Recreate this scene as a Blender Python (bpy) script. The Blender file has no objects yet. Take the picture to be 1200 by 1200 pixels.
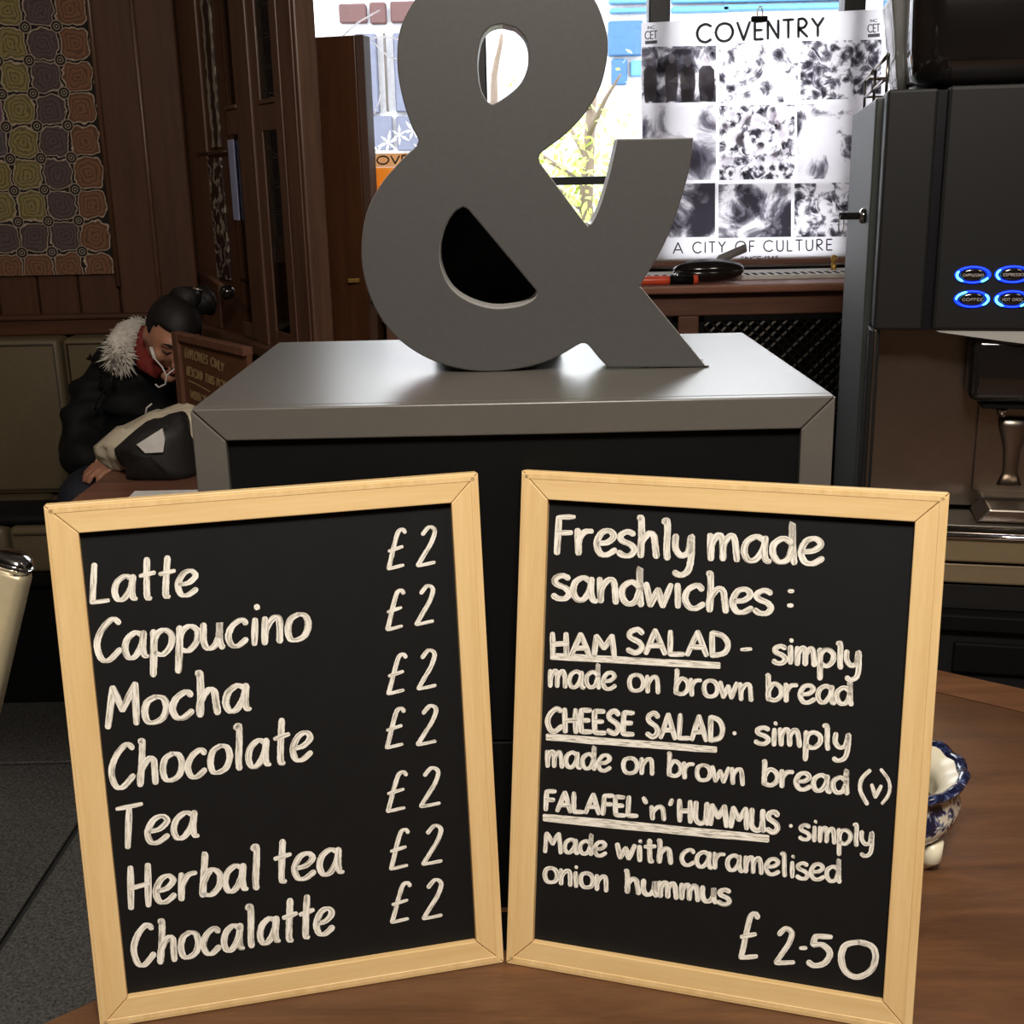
import bpy, bmesh, math, random
from mathutils import Vector, Matrix, noise as mnoise
random.seed(7)
C = bpy.context.scene.collection
SC = bpy.context.scene
# ---------------------------------------------------------------- camera
PITCH, ROLL, F = .2738, -.0212, 1426.05
O = Vector((0, 0, 1.42))
fwd = Vector((0, math.cos(PITCH), -math.sin(PITCH)))
rt0 = Vector((1, 0, 0)); up0 = rt0.cross(fwd)
RT = math.cos(ROLL)*rt0 + math.sin(ROLL)*up0
UP = -math.sin(ROLL)*rt0 + math.cos(ROLL)*up0
cam = bpy.data.cameras.new('camera'); co = bpy.data.objects.new('camera', cam); C.objects.link(co)
cam.sensor_width = 36; cam.lens = 36*F/1200; cam.clip_start = .02
m = Matrix((RT, UP, -fwd)).transposed().to_4x4(); m.translation = O
co.matrix_world = m
SC.camera = co
# ---------------------------------------------------------------- world, lights, exposure
SC.view_settings.view_transform = 'Standard'; SC.view_settings.look = 'None'
SC.view_settings.exposure = 0; SC.view_settings.gamma = 1; SC.view_settings.use_curve_mapping = False
w = bpy.data.worlds.new('sky'); SC.world = w; w.use_nodes = True
bg = w.node_tree.nodes['Background']; bg.inputs[0].default_value = (.93, .97, 1, 1); bg.inputs[1].default_value = 7.5

def area(name, loc, target, size, power, col, size_y=None):
    l = bpy.data.lights.new(name, 'AREA'); l.energy = power; l.color = col; l.size = size
    if size_y: l.shape = 'RECTANGLE'; l.size_y = size_y
    o = bpy.data.objects.new(name, l); C.objects.link(o); o.location = loc
    o.rotation_euler = (Vector(target)-Vector(loc)).to_track_quat('-Z', 'Y').to_euler(); return o
area('ceiling_light', (.1, -.25, 2.65), (0, .95, .9), .5, 60, (1, .93, .83))
area('ceiling_light', (1.3, .4, 2.66), (1.2, 1.2, .8), .4, 8, (1, .86, .70))
sl_ = bpy.data.lights.new('floor_fill_spot', 'SPOT'); sl_.energy = 170; sl_.color = (1, .92, .82); sl_.spot_size = math.radians(62); sl_.spot_blend = .5; sl_.shadow_soft_size = .08  # unseen spot added to brighten the dark floor at the left
so_ = bpy.data.objects.new('floor_fill_spot', sl_); C.objects.link(so_); so_.location = (-1.45, 1.45, 2.68)
area('ceiling_light', (-1.8, 2.2, 2.66), (-1.8, 2.3, 0), .3, 3.5, (1, .86, .70))

# ---------------------------------------------------------------- pixel rays -> points on real planes
def ray(px, py): return fwd + RT*(px-600)/F - UP*(py-600)/F
def aty(px, py, y): d = ray(px, py); return O + d*(y/d.y)
def atz(px, py, z): d = ray(px, py); return O + d*((z-O.z)/d.z)
def atp(px, py, P, n): d = ray(px, py); n = Vector(n); return O + d*((Vector(P)-O).dot(n)/d.dot(n))

# ---------------------------------------------------------------- materials
def lin(c): return tuple(((x/255)/12.92 if x/255 <= .04045 else ((x/255+.055)/1.055)**2.4) for x in c)+(1,)
class NT:
    def __init__(s, name):
        s.m = bpy.data.materials.new(name); s.m.use_nodes = True; s.t = s.m.node_tree
        s.b = s.t.nodes['Principled BSDF']
    def n(s, typ, **k):
        nd = s.t.nodes.new(typ)
        for a, v in k.items():
            if a.startswith('i_'):
                key = a[2:]; key = int(key) if key.isdigit() else key.replace('_', ' ')
                s.put(nd.inputs[key], v)
            else: setattr(nd, a, v)
        return nd
    def put(s, sock, v):
        if isinstance(v, bpy.types.NodeSocket): s.t.links.new(v, sock)
        else: sock.default_value = v
    def math(s, op, a, b=0, c=0):
        nd = s.t.nodes.new('ShaderNodeMath'); nd.operation = op
        s.put(nd.inputs[0], a); s.put(nd.inputs[1], b)
        if len(nd.inputs) > 2: s.put(nd.inputs[2], c)
        return nd.outputs[0]
    def mix(s, f, a, b):
        nd = s.t.nodes.new('ShaderNodeMix'); nd.data_type = 'RGBA'
        s.put(nd.inputs[0], f); s.put(nd.inputs[6], a); s.put(nd.inputs[7], b); return nd.outputs[2]
    def ramp(s, f, stops):
        nd = s.t.nodes.new('ShaderNodeValToRGB'); e = nd.color_ramp.elements
        while len(e) > 1: e.remove(e[-1])
        e[0].position = stops[0][0]; e[0].color = stops[0][1]
        for p, c in stops[1:]:
            q = e.new(p); q.color = c
        s.put(nd.inputs[0], f); return nd.outputs[0]
    def coord(s, scale=(1, 1, 1), kind='Object'):
        tc = s.t.nodes.new('ShaderNodeTexCoord'); mp = s.t.nodes.new('ShaderNodeMapping')
        mp.inputs['Scale'].default_value = scale; s.t.links.new(tc.outputs[kind], mp.inputs[0]); return mp.outputs[0]
    def noise(s, vec, scale=5, detail=4, rough=.5, dist=0):
        nd = s.n('ShaderNodeTexNoise', i_Vector=vec, i_Scale=scale, i_Detail=detail, i_Roughness=rough, i_Distortion=dist)
        return nd.outputs['Fac']
    def bump(s, h, strength=.3, dist=.002):
        nd = s.n('ShaderNodeBump', i_Height=h, i_Strength=strength, i_Distance=dist)
        s.t.links.new(nd.outputs[0], s.b.inputs['Normal'])
def plain(name, col, rough=.5, metal=0, var=.12, scale=30, coat=0, bump=0, spec=.5):
    t = NT(name); c = lin(col); v = t.noise(t.coord(), scale, 5, .6)
    d = tuple(x*(1-var) for x in c[:3])+(1,); e = tuple(min(1, x*(1+var)) for x in c[:3])+(1,)
    t.put(t.b.inputs['Base Color'], t.ramp(v, [(.3, d), (.7, e)]))
    t.b.inputs['Roughness'].default_value = rough; t.b.inputs['Metallic'].default_value = metal
    t.b.inputs['Coat Weight'].default_value = coat; t.b.inputs['Specular IOR Level'].default_value = spec
    if bump: t.bump(v, bump)
    return t.m
def wood(name, c1, c2, axis=2, rough=.5, stretch=14, scale=7, bump=.15, spec=.4, blotch=.0):
    t = NT(name); sc = [stretch]*3; sc[axis] = 1
    v = t.coord(tuple(sc)); n = t.noise(v, scale*.5, 6, .62, .6)
    fine = t.noise(v, scale*5, 3, .6)
    f = t.math('ADD', t.math('MULTIPLY', n, .75), t.math('MULTIPLY', fine, .25))
    col = t.ramp(f, [(.3, lin(c1)), (.68, lin(c2))])
    if blotch:
        b = t.noise(t.coord(), 5, 3, .5)
        col = t.mix(t.math('MULTIPLY', b, blotch), col, lin(tuple(x*.55 for x in c1)))
    t.put(t.b.inputs['Base Color'], col); t.b.inputs['Roughness'].default_value = rough
    t.b.inputs['Specular IOR Level'].default_value = spec
    t.bump(f, bump, .001); return t.m
def glass(name, tint=(1, 1, 1), gl=.08, rough=.02):
    t = NT(name); t.t.nodes.remove(t.b)
    a = t.n('ShaderNodeBsdfTransparent', i_Color=tint+(1,)); b = t.n('ShaderNodeBsdfGlossy', i_Roughness=rough)
    fr = t.n('ShaderNodeFresnel', i_IOR=1.45)
    mx = t.n('ShaderNodeMixShader'); t.t.links.new(fr.outputs[0], mx.inputs[0])
    t.t.links.new(a.outputs[0], mx.inputs[1]); t.t.links.new(b.outputs[0], mx.inputs[2])
    t.t.links.new(mx.outputs[0], t.t.nodes['Material Output'].inputs[0]); return t.m
def emit(name, col, s):
    t = NT(name); t.b.inputs['Base Color'].default_value = lin(col)
    t.b.inputs['Emission Color'].default_value = lin(col); t.b.inputs['Emission Strength'].default_value = s; return t.m
def paper(name, colsock_fn, amt=.6):
    t = NT(name); t.t.nodes.remove(t.b); c = colsock_fn(t)
    a = t.n('ShaderNodeBsdfDiffuse', i_Color=c); b = t.n('ShaderNodeBsdfTranslucent', i_Color=c)
    mx = t.n('ShaderNodeMixShader', i_0=amt)
    t.t.links.new(a.outputs[0], mx.inputs[1]); t.t.links.new(b.outputs[0], mx.inputs[2])
    t.t.links.new(mx.outputs[0], t.t.nodes['Material Output'].inputs[0]); return t.m

M = {}
M['pine_v'] = wood('pine_vertical', (216, 178, 120), (236, 204, 150), 2, .45, 16, 8, .08)
M['pine_h'] = wood('pine_horizontal', (216, 178, 120), (236, 204, 150), 0, .45, 16, 8, .08)
M['table'] = wood('table_wood', (84, 54, 36), (140, 96, 62), 0, .42, 6, 9, .2, .4, .8)
M['table_edge'] = wood('table_edge_wood', (96, 62, 42), (132, 90, 60), 0, .45, 8, 9)
M['brown_v'] = wood('dark_panel_wood', (62, 38, 24), (86, 54, 36), 2, .5, 14, 6)
M['brown_h'] = wood('dark_rail_wood', (60, 36, 24), (88, 54, 36), 0, .45, 14, 6)
M['frame_wood'] = wood('screen_wood', (72, 48, 36), (104, 72, 54), 2, .38, 14, 8, .1, .6)
M['door_wood'] = wood('door_wood', (66, 38, 24), (92, 56, 34), 2, .3, 10, 5)
M['sill_wood'] = wood('sill_wood', (120, 78, 62), (156, 106, 86), 0, .4, 14, 6)
M['cab_wood'] = wood('cabinet_wood', (84, 54, 42), (120, 80, 62), 0, .45, 14, 6)
M['sign_wood'] = wood('sign_wood', (82, 50, 34), (104, 66, 44), 0, .45, 14, 6)
M['slate'] = plain('chalkboard_black', (16, 16, 17), .6, 0, .12, 40, 0, 0, .28)
M['boxgrey'] = plain('grey_laminate', (90, 86, 81), .30, 0, .03, 160, 0, .03)
M['boxedge'] = plain('grey_laminate_edge', (92, 88, 80), .4, 0, .04, 160)
M['black'] = plain('matt_black', (8, 8, 8), .7, 0, .2, 30, 0, 0, .15)
M['joint'] = plain('dark_joint', (30, 28, 26), .7)
M['amp'] = plain('grey_painted_wood', (72, 70, 69), .45, 0, .05, 180, 0, .05, .35)
M['ampside'] = plain('pale_painted_edge', (168, 165, 161), .35, 0, .05, 60)
M['cream'] = plain('cream_vinyl', (98, 86, 64), .5, 0, .07, 60)
M['creamdark'] = plain('cream_piping', (58, 44, 32), .5)
M['tile'] = plain('speckled_black_tile', (58, 56, 54), .6, 0, .9, 170, 0, .12)
M['grout'] = plain('dark_grout', (10, 10, 10), .8)
M['plaster'] = plain('dull_plaster', (120, 100, 80), .9)
M['ceil'] = plain('ceiling_paint', (120, 112, 104), .9)
M['mblack'] = plain('black_window_metal', (22, 22, 24), .4, .2)
M['glass'] = glass('window_glass')
M['steel'] = plain('brushed_steel', (150, 140, 130), .28, 1, .05, 60)
M['steeldark'] = plain('dark_steel', (92, 86, 80), .3, 1, .08, 40)
M['chrome'] = plain('chrome', (225, 225, 225), .08, 1, .02)
M['alu'] = plain('brushed_aluminium', (222, 206, 170), .36, .35, .05, 80)
M['mach'] = plain('machine_charcoal', (27, 26, 26), .45, 0, .05, 300, 0, .02, .3)
M['machside'] = plain('machine_grey_side', (50, 54, 51), .5, 0, .05, 200)
M['machline'] = plain('machine_black_strip', (14, 14, 20), .3)
M['gloss'] = plain('glossy_dark_plastic', (24, 21, 20), .12, 0, .3, 8, .6)
M['clear'] = plain('smoky_clear_plastic', (150, 150, 148), .12, .3, .3, 9)
M['chromelite'] = plain('bright_chrome', (232, 230, 226), .2, .55, .02)
M['trayband'] = plain('warm_brushed_band', (132, 116, 90), .35, .3, .05, 80)
M['bowl_fill'] = plain('dark_olive', (84, 72, 40), .9, 0, .2, 300)
M['blue'] = emit('blue_led_ring', (10, 50, 255), 2.6)
M['blueb'] = emit('pale_blue_led', (90, 200, 255), 3.2)
M['label'] = plain('pale_print', (170, 160, 155), .6)
M['brass'] = plain('brass', (190, 150, 80), .3, .9)
M['china'] = plain('white_china', (232, 222, 196), .3, 0, .03, 20, .15)
M['white'] = plain('white_plastic', (215, 212, 205), .4)
M['offwhite'] = plain('white_bag_film', (196, 184, 162), .35, 0, .12, 20, 0, .5)
M['jacket'] = plain('black_jacket', (15, 15, 17), .75, 0, .3, 60, 0, .3, .25)
M['bagblack'] = plain('black_nylon', (26, 24, 24), .6, 0, .3, 40, 0, .4)
M['jeans'] = plain('dark_jeans', (22, 25, 38), .7, 0, .25, 160, 0, .2)
M['skin'] = plain('skin', (172, 120, 96), .5, 0, .06, 30)
M['hair'] = wood('black_hair', (14, 12, 12), (32, 27, 26), 0, .55, 26, 20, .9, .35)
M['fur'] = plain('grey_white_fur', (205, 198, 188), .8, 0, .2, 60)
M['red'] = plain('dark_red_cloth', (120, 34, 28), .8, 0, .2, 60)
M['lips'] = plain('lips', (120, 60, 55), .5)
M['orange'] = plain('orange_red_plastic', (226, 84, 50), .35)
M['paperw'] = plain('white_paper', (215, 210, 205), .7)
M['paperblue'] = plain('pale_blue_paper', (150, 156, 190), .7)
M['greyroll'] = plain('grey_roll', (130, 124, 124), .7)
M['gold'] = plain('gold_lettering', (164, 138, 96), .5)
M['leafy'] = plain('leaf_green', (170, 190, 90), .6, 0, .3, 3)
M['trunk'] = plain('bark', (110, 96, 84), .9)
M['pave'] = plain('pavement', (190, 188, 184), .9)
M['facade'] = plain('pale_facade', (196, 196, 202), .8)
M['lav'] = plain('lavender_shopfront', (84, 88, 106), .5)
M['redpanel'] = plain('red_brown_panel', (72, 42, 42), .6)
M['cyan'] = plain('blue_slats', (70, 122, 160), .5)
M['cyan2'] = plain('blue_green_pane', (42, 84, 126), .4)

def mk_chalk():
    t = NT('chalk_pen'); v = t.coord((.22, 1.9, 1), 'UV'); n = t.noise(v, 1.6, 3, .6)
    t.put(t.b.inputs['Base Color'], t.ramp(n, [(.34, lin((150, 145, 134))), (.43, lin((214, 207, 193))), (.54, lin((242, 236, 225))), (.7, lin((252, 248, 240)))]))
    t.b.inputs['Roughness'].default_value = .8; return t.m
M['chalk'] = mk_chalk()

def mk_tapestry():
    t = NT('tapestry_print')
    uv = t.n('ShaderNodeTexCoord').outputs['UV']
    nz = t.n('ShaderNodeTexNoise', i_Vector=uv, i_Scale=2.6, i_Detail=2).outputs['Color']
    sp = t.n('ShaderNodeSeparateXYZ', i_0=uv); sn = t.n('ShaderNodeSeparateColor', i_0=nz)
    U0, V0 = sp.outputs[0], sp.outputs[1]
    U = t.math('ADD', U0, t.math('MULTIPLY', t.math('SUBTRACT', sn.outputs[0], .5), .34))
    V = t.math('ADD', V0, t.math('MULTIPLY', t.math('SUBTRACT', sn.outputs[1], .5), .34))
    fu = t.math('ABSOLUTE', t.math('SUBTRACT', t.math('FRACT', U), .5))
    fv = t.math('ABSOLUTE', t.math('SUBTRACT', t.math('FRACT', V), .5))
    d = t.math('MULTIPLY', t.math('POWER', t.math('ADD', t.math('POWER', fu, 4.0), t.math('POWER', fv, 4.0)), .25), 2)
    k = t.math('MINIMUM', t.math('FLOOR', U0), t.math('FLOOR', V0))
    cell = t.n('ShaderNodeCombineXYZ', i_0=t.math('FLOOR', U0), i_1=t.math('FLOOR', V0))
    wn = t.n('ShaderNodeTexWhiteNoise', i_Vector=cell.outputs[0]).outputs['Value']
    base = t.ramp(t.math('DIVIDE', k, 6), [(0, lin((122, 84, 60))), (.12, lin((86, 72, 72))), (.28, lin((134, 122, 76))), (.45, lin((132, 96, 122))), (.62, lin((134, 122, 76))), (.8, lin((92, 92, 130)))])
    base.node.color_ramp.interpolation = 'CONSTANT'
    alt = t.ramp(wn, [(0, lin((134, 122, 76))), (.35, lin((128, 92, 120))), (.7, lin((92, 84, 88)))]); alt.node.color_ramp.interpolation = 'CONSTANT'
    far = t.math('GREATER_THAN', k, 2.5)
    base = t.mix(far, base, alt)
    ring = t.math('SINE', t.math('MULTIPLY', d, 26))
    c = t.mix(t.math('MULTIPLY', t.math('GREATER_THAN', ring, .35), .55), base, lin((58, 40, 34)))
    c = t.mix(t.math('GREATER_THAN', d, .88), c, lin((170, 152, 134)))
    c = t.mix(t.math('GREATER_THAN', d, .94), c, lin((20, 14, 12)))
    gu = t.math('SUBTRACT', t.math('FRACT', t.math('ADD', U0, .5)), .5)
    gv = t.math('SUBTRACT', t.math('FRACT', t.math('ADD', V0, .5)), .5)
    rc = t.math('SQRT', t.math('ADD', t.math('POWER', gu, 2.0), t.math('POWER', gv, 2.0)))
    cr = t.ramp(t.math('MULTIPLY', rc, 5), [(0, lin((160, 146, 130))), (.16, lin((20, 14, 12))), (.38, lin((150, 136, 120))), (.52, lin((20, 14, 12))), (.82, lin((140, 124, 108)))])
    cr.node.color_ramp.interpolation = 'CONSTANT'
    ok = t.math('MULTIPLY', t.math('LESS_THAN', rc, .2), t.math('MULTIPLY', t.math('GREATER_THAN', U0, .5), t.math('GREATER_THAN', V0, .7)))
    c = t.mix(ok, c, cr)
    t.put(t.b.inputs['Base Color'], c); t.b.inputs['Roughness'].default_value = .9; return t.m
M['tapestry'] = mk_tapestry()
def mk_art(name, sc, dist):
    t = NT(name); wv = t.n('ShaderNodeTexWave', i_Vector=t.coord(), i_Scale=sc, i_Distortion=dist, i_Detail=3, i_Detail_Scale=3)
    t.put(t.b.inputs['Base Color'], t.ramp(wv.outputs['Fac'], [(.5, lin((44, 28, 22))), (.72, lin((92, 78, 68))), (.9, lin((150, 140, 128)))]))
    t.b.inputs['Roughness'].default_value = .5; return t.m
M['art1'] = mk_art('striped_art_print', 11, 3); M['art2'] = mk_art('scribbled_art_print', 6, 16)
def mk_china_blue():
    t = NT('blue_transfer_china'); n = t.noise(t.coord(), 75, 4, .6, .5)
    t.put(t.b.inputs['Base Color'], t.ramp(n, [(.42, lin((26, 32, 66))), (.47, lin((100, 112, 152))), (.50, lin((238, 230, 210)))]))
    t.b.inputs['Roughness'].default_value = .12; t.b.inputs['Coat Weight'].default_value = .5; return t.m
M['chinablue'] = mk_china_blue()
def mk_rim():
    t = NT('cobalt_rim'); n = t.noise(t.coord(), 110, 4, .6, .5)
    t.put(t.b.inputs['Base Color'], t.ramp(n, [(.5, lin((24, 28, 58))), (.62, lin((66, 78, 122))), (.7, lin((200, 200, 210)))]))
    t.b.inputs['Roughness'].default_value = .12; t.b.inputs['Coat Weight'].default_value = .5; return t.m
M['rim'] = mk_rim()
M['poster'] = paper('poster_paper', lambda t: t.ramp(t.noise(t.coord(), 20), [(0, (.9, .88, .9, 1)), (1, (.96, .94, .96, 1))]), .92)
M['ink'] = paper('poster_ink', lambda t: t.ramp(t.noise(t.coord(), 20), [(0, (.03, .03, .03, 1)), (1, (.05, .05, .05, 1))]), .5)
M['inkgrey'] = paper('poster_grey_ink', lambda t: t.ramp(t.noise(t.coord(), 20), [(0, (.10, .09, .1, 1)), (1, (.16, .15, .16, 1))]), .5)
def photo_mat(i, lo, hi, sc):
    def f(t):
        v = t.n('ShaderNodeVectorMath', operation='ADD', i_0=t.coord((1, 1, 1)), i_1=(i*3.1, i*1.7, i*.9)).outputs[0]
        a = t.n('ShaderNodeTexVoronoi', i_Vector=v, i_Scale=sc).outputs['Distance']; b = t.noise(v, sc*.8, 5, .65, 1.2)
        s = t.math('ADD', t.math('MULTIPLY', a, .35), b)
        return t.ramp(s, [(lo, (.045, .04, .05, 1)), ((lo+hi)/2, (.22, .21, .24, 1)), (hi, (.95, .93, .95, 1))])
    return paper('photo_print_%s' % 'abcdefghijkl'[i], f, .9)
M['sign_orange'] = paper('orange_sign_paper', lambda t: t.ramp(t.noise(t.coord(), 9), [(.3, (.85, .55, .30, 1)), (.7, (.9, .7, .5, 1))]), .5)
M['sign_yellow'] = paper('yellow_sign_paper', lambda t: t.ramp(t.noise(t.coord(), 9), [(.3, (.9, .42, .06, 1)), (.7, (.95, .6, .2, 1))]), .5)

# ---------------------------------------------------------------- mesh builder
def root_of(p):
    while p.parent: p = p.parent
    return p
class MB:
    def __init__(s): s.bm = bmesh.new()
    def quad(s, *pts):
        return s.bm.faces.new([s.bm.verts.new(p) for p in pts])
    def obox(s, c, ax, half, bevel=0, seg=2):
        """box about c with axes ax (3 vectors) and half sizes"""
        c = Vector(c); V = []
        for k in (-1, 1):
            for j in (-1, 1):
                for i in (-1, 1): V.append(s.bm.verts.new(c+ax[0]*half[0]*i+ax[1]*half[1]*j+ax[2]*half[2]*k))
        fs = [s.bm.faces.new([V[q] for q in f]) for f in ((0, 2, 3, 1), (4, 5, 7, 6), (0, 1, 5, 4), (2, 6, 7, 3), (0, 4, 6, 2), (1, 3, 7, 5))]
        if bevel:
            es = list({e for f in fs for e in f.edges}); bmesh.ops.bevel(s.bm, geom=es, offset=bevel, segments=seg, affect='EDGES', profile=.5)
        return s
    def box(s, x0, x1, y0, y1, z0, z1, bevel=0, seg=2):
        return s.obox(((x0+x1)/2, (y0+y1)/2, (z0+z1)/2), (Vector((1, 0, 0)), Vector((0, 1, 0)), Vector((0, 0, 1))), (abs(x1-x0)/2, abs(y1-y0)/2, abs(z1-z0)/2), bevel, seg)
    def prism(s, poly, vec):
        """closed polygon (3D points) swept by vec, n-gons filled"""
        a = [s.bm.verts.new(p) for p in poly]; b = [s.bm.verts.new(Vector(p)+Vector(vec)) for p in poly]
        f1 = s.bm.faces.new(a); f2 = s.bm.faces.new(b[::-1]); n = len(a)
        sides = [s.bm.faces.new((a[i], b[i], b[(i+1) % n], a[(i+1) % n])) for i in range(n)]
        return f1, f2, sides
    def tube(s, pts, r, n=10, caps=True):
        pts = [Vector(p) for p in pts]; rs = r if isinstance(r, (list, tuple)) else [r]*len(pts)
        prev = None; rings = []
        for i, p in enumerate(pts):
            d = (pts[min(i+1, len(pts)-1)]-pts[max(i-1, 0)]).normalized()
            if prev is None: a = d.orthogonal().normalized()
            else: a = (prev-d*prev.dot(d)).normalized()
            prev = a; b = d.cross(a)
            rings.append([s.bm.verts.new(p+(a*math.cos(t)+b*math.sin(t))*rs[i]) for t in [2*math.pi*k/n for k in range(n)]])
        for A, B in zip(rings, rings[1:]):
            for k in range(n): s.bm.faces.new((A[k], A[(k+1) % n], B[(k+1) % n], B[k]))
        if caps: s.bm.faces.new(rings[0][::-1]); s.bm.faces.new(rings[-1])
        return s
    def lathe(s, c, prof, n=32, fr=None, axis=None, caps=True):
        """prof: (r,z) list; fr(angle,r,z)->(r,z)"""
        c = Vector(c); rings = []
        for (r, z) in prof:
            R = []
            for k in range(n):
                a = 2*math.pi*k/n; rr, zz = (fr(a, r, z) if fr else (r, z))
                if axis: v = axis[0]*rr*math.cos(a)+axis[1]*rr*math.sin(a)+axis[2]*zz
                else: v = Vector((rr*math.cos(a), rr*math.sin(a), zz))
                R.append(s.bm.verts.new(c+v))
            rings.append(R)
        for A, B in zip(rings, rings[1:]):
            for k in range(n): s.bm.faces.new((A[k], A[(k+1) % n], B[(k+1) % n], B[k]))
        if caps: s.bm.faces.new(rings[0][::-1]); s.bm.faces.new(rings[-1])
        return s
    def ell(s, c, r, rot=None, u=20, v=12, fn=None):
        mt = Matrix.Translation(Vector(c)) @ (rot.to_4x4() if rot else Matrix()) @ Matrix.Diagonal((r[0], r[1], r[2], 1))
        g = bmesh.ops.create_uvsphere(s.bm, u_segments=u, v_segments=v, radius=1)
        for vt in g['verts']:
            if fn: vt.co = fn(vt.co)
            vt.co = mt @ vt.co
        return s
    def build(s, name, mat, parent=None, smooth=False, kind=None, label=None, bevel=0):
        if parent is not None:
            mi = root_of(parent).matrix_basis.inverted()
            for v in s.bm.verts: v.co = mi @ v.co
            loc = None
        else:
            xs = [v.co for v in s.bm.verts]
            loc = Vector(((min(p.x for p in xs)+max(p.x for p in xs))/2, (min(p.y for p in xs)+max(p.y for p in xs))/2, min(p.z for p in xs)))
            for v in s.bm.verts: v.co -= loc
        bmesh.ops.recalc_face_normals(s.bm, faces=s.bm.faces[:])
        me = bpy.data.meshes.new(name); s.bm.to_mesh(me); s.bm.free()
        for m_ in (mat if isinstance(mat, (list, tuple)) else [mat]): me.materials.append(m_)
        if smooth:
            me.shade_smooth()
        o = bpy.data.objects.new(name, me); C.objects.link(o)
        if parent is not None: o.parent = parent
        else: o.location = loc
        if bevel:
            b = o.modifiers.new('bevel', 'BEVEL'); b.width = bevel; b.segments = 2; b.limit_method = 'ANGLE'; b.angle_limit = math.radians(40)
        if kind: o['kind'] = kind
        if label: o['label'] = label
        return o
def thing(name, label, cat, loc, mat=None, group=None):
    o = bpy.data.objects.new(name, None); C.objects.link(o); o.empty_display_size = .05
    if mat is not None: o.matrix_world = mat
    else: o.location = loc
    bpy.context.view_layer.update()
    o['label'] = label; o['category'] = cat
    if group: o['group'] = group
    return o
def tag(o, label, cat, group=None):
    o['label'] = label; o['category'] = cat
    if group: o['group'] = group
    return o
def struct(o): o['kind'] = 'structure'; return o
def sempty(name, loc):
    o = bpy.data.objects.new(name, None); C.objects.link(o); o.location = loc; o['kind'] = 'structure'
    bpy.context.view_layer.update(); return o
X, Y, Z = Vector((1, 0, 0)), Vector((0, 1, 0)), Vector((0, 0, 1))

# ================================================================ THE SETTING
XL, XR, YB, YW, ZC = -3.0, 2.6, -2.0, 3.6, 2.75
fl = struct(MB().box(XL, XR, YB, YW+.2, -.06, -.008).build('floor', M['grout']))
tile_me = None
s = 1.16
for i in range(-3, 4):
    for j in range(-5, 2):
        x0 = -1.005+i*s; y0 = 2.80+j*s
        xa, xb = max(x0+.007, XL), min(x0+s-.007, XR); ya, yb = max(y0+.007, YB), min(y0+s-.007, YW)
        if xb-xa < .05 or yb-ya < .05: continue
        MB().box(xa, xb, ya, yb, -.0079, 0, .0015, 1).build('tile', M['tile'], fl)
struct(MB().box(XL, XR, YB, YW+.2, ZC, ZC+.1).build('ceiling', M['ceil']))
struct(MB().box(XL-.1, XL, YB, YW+.2, 0, ZC).build('wall_left', M['plaster']))
struct(MB().box(XR, XR+.1, YB, YW+.2, 0, ZC).build('wall_right', M['plaster']))
struct(MB().box(XL, XR, YB-.1, YB, 0, ZC).build('wall_front', M['plaster']))
# back wall with window opening
WX0, WX1, WZ0, WZ1 = -.60, 2.3, 1.12, 2.55
wb = MB(); wb.box(XL, WX0, YW, YW+.2, 0, ZC); wb.box(WX1, XR, YW, YW+.2, 0, ZC)
wb.box(WX0, WX1, YW, YW+.2, 0, WZ0-.03); wb.box(WX0, WX1, YW, YW+.2, WZ1, ZC)
wall = struct(wb.build('wall_back', M['brown_v']))
# planks of the panelling: narrow tongue-and-groove behind the bench, broad boards by the screen
x = -1.125
k = 0
while x > -2.9:
    MB().box(x-.116, x-.004, YW-.018, YW, .3, 2.6, .003, 1).build('plank', M['brown_v'], wall); x -= .118
for (a, b, t) in ((-1.12, -1.008, .03), (-1.004, -.895, .03)):
    MB().box(a, b, YW-t, YW, .3, 2.6, .004, 1).build('plank', M['brown_v'], wall)
MB().tube([(-1.006, YW-.032, .3), (-1.006, YW-.032, 2.6)], .007, 8).build('beading', M['frame_wood'], wall, True)
MB().tube([(-1.123, YW-.03, 1.12), (-1.123, YW-.03, 2.6)], .008, 8).build('beading', M['frame_wood'], wall, True)
tr = MB(); tr.box(-2.95, -.93, YW-.05, YW-.018, .985, 1.045, .006); tr.box(-2.95, -.93, YW-.06, YW-.018, 1.03, 1.043, .004)
struct(tr.build('trim_1', M['brown_h']))

# ---------------------------------------------------------------- window_1
win = sempty('window_1', ((WX0+WX1)/2, YW+.08, WZ0))
mx = [-.6+.0, -.075, .441-.0, .987, 1.53, 2.27]
wf = MB(); wf.box(WX0, WX1, YW+.04, YW+.12, WZ1-.05, WZ1, .004); wf.box(WX0, WX1, YW+.04, YW+.12, WZ0-.02, WZ0+.012, .003)
wf.build('window_frame', M['mblack'], win)
for q in mx:
    MB().box(q-.03, q+.03, YW+.04, YW+.11, WZ0+.012, WZ1-.05, .004).build('mullion', M['mblack'], win)
for a, b in zip(mx[1:-1], mx[2:]):
    MB().box(a+.03, b-.03, YW+.05, YW+.10, 1.375, 1.398, .003).build('transom', M['mblack'], win)
for a, b in zip(mx, mx[1:]):
    MB().box(a+.03, b-.03, YW+.072, YW+.076, WZ0+.012, WZ1-.05).build('pane', M['glass'], win)

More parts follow.
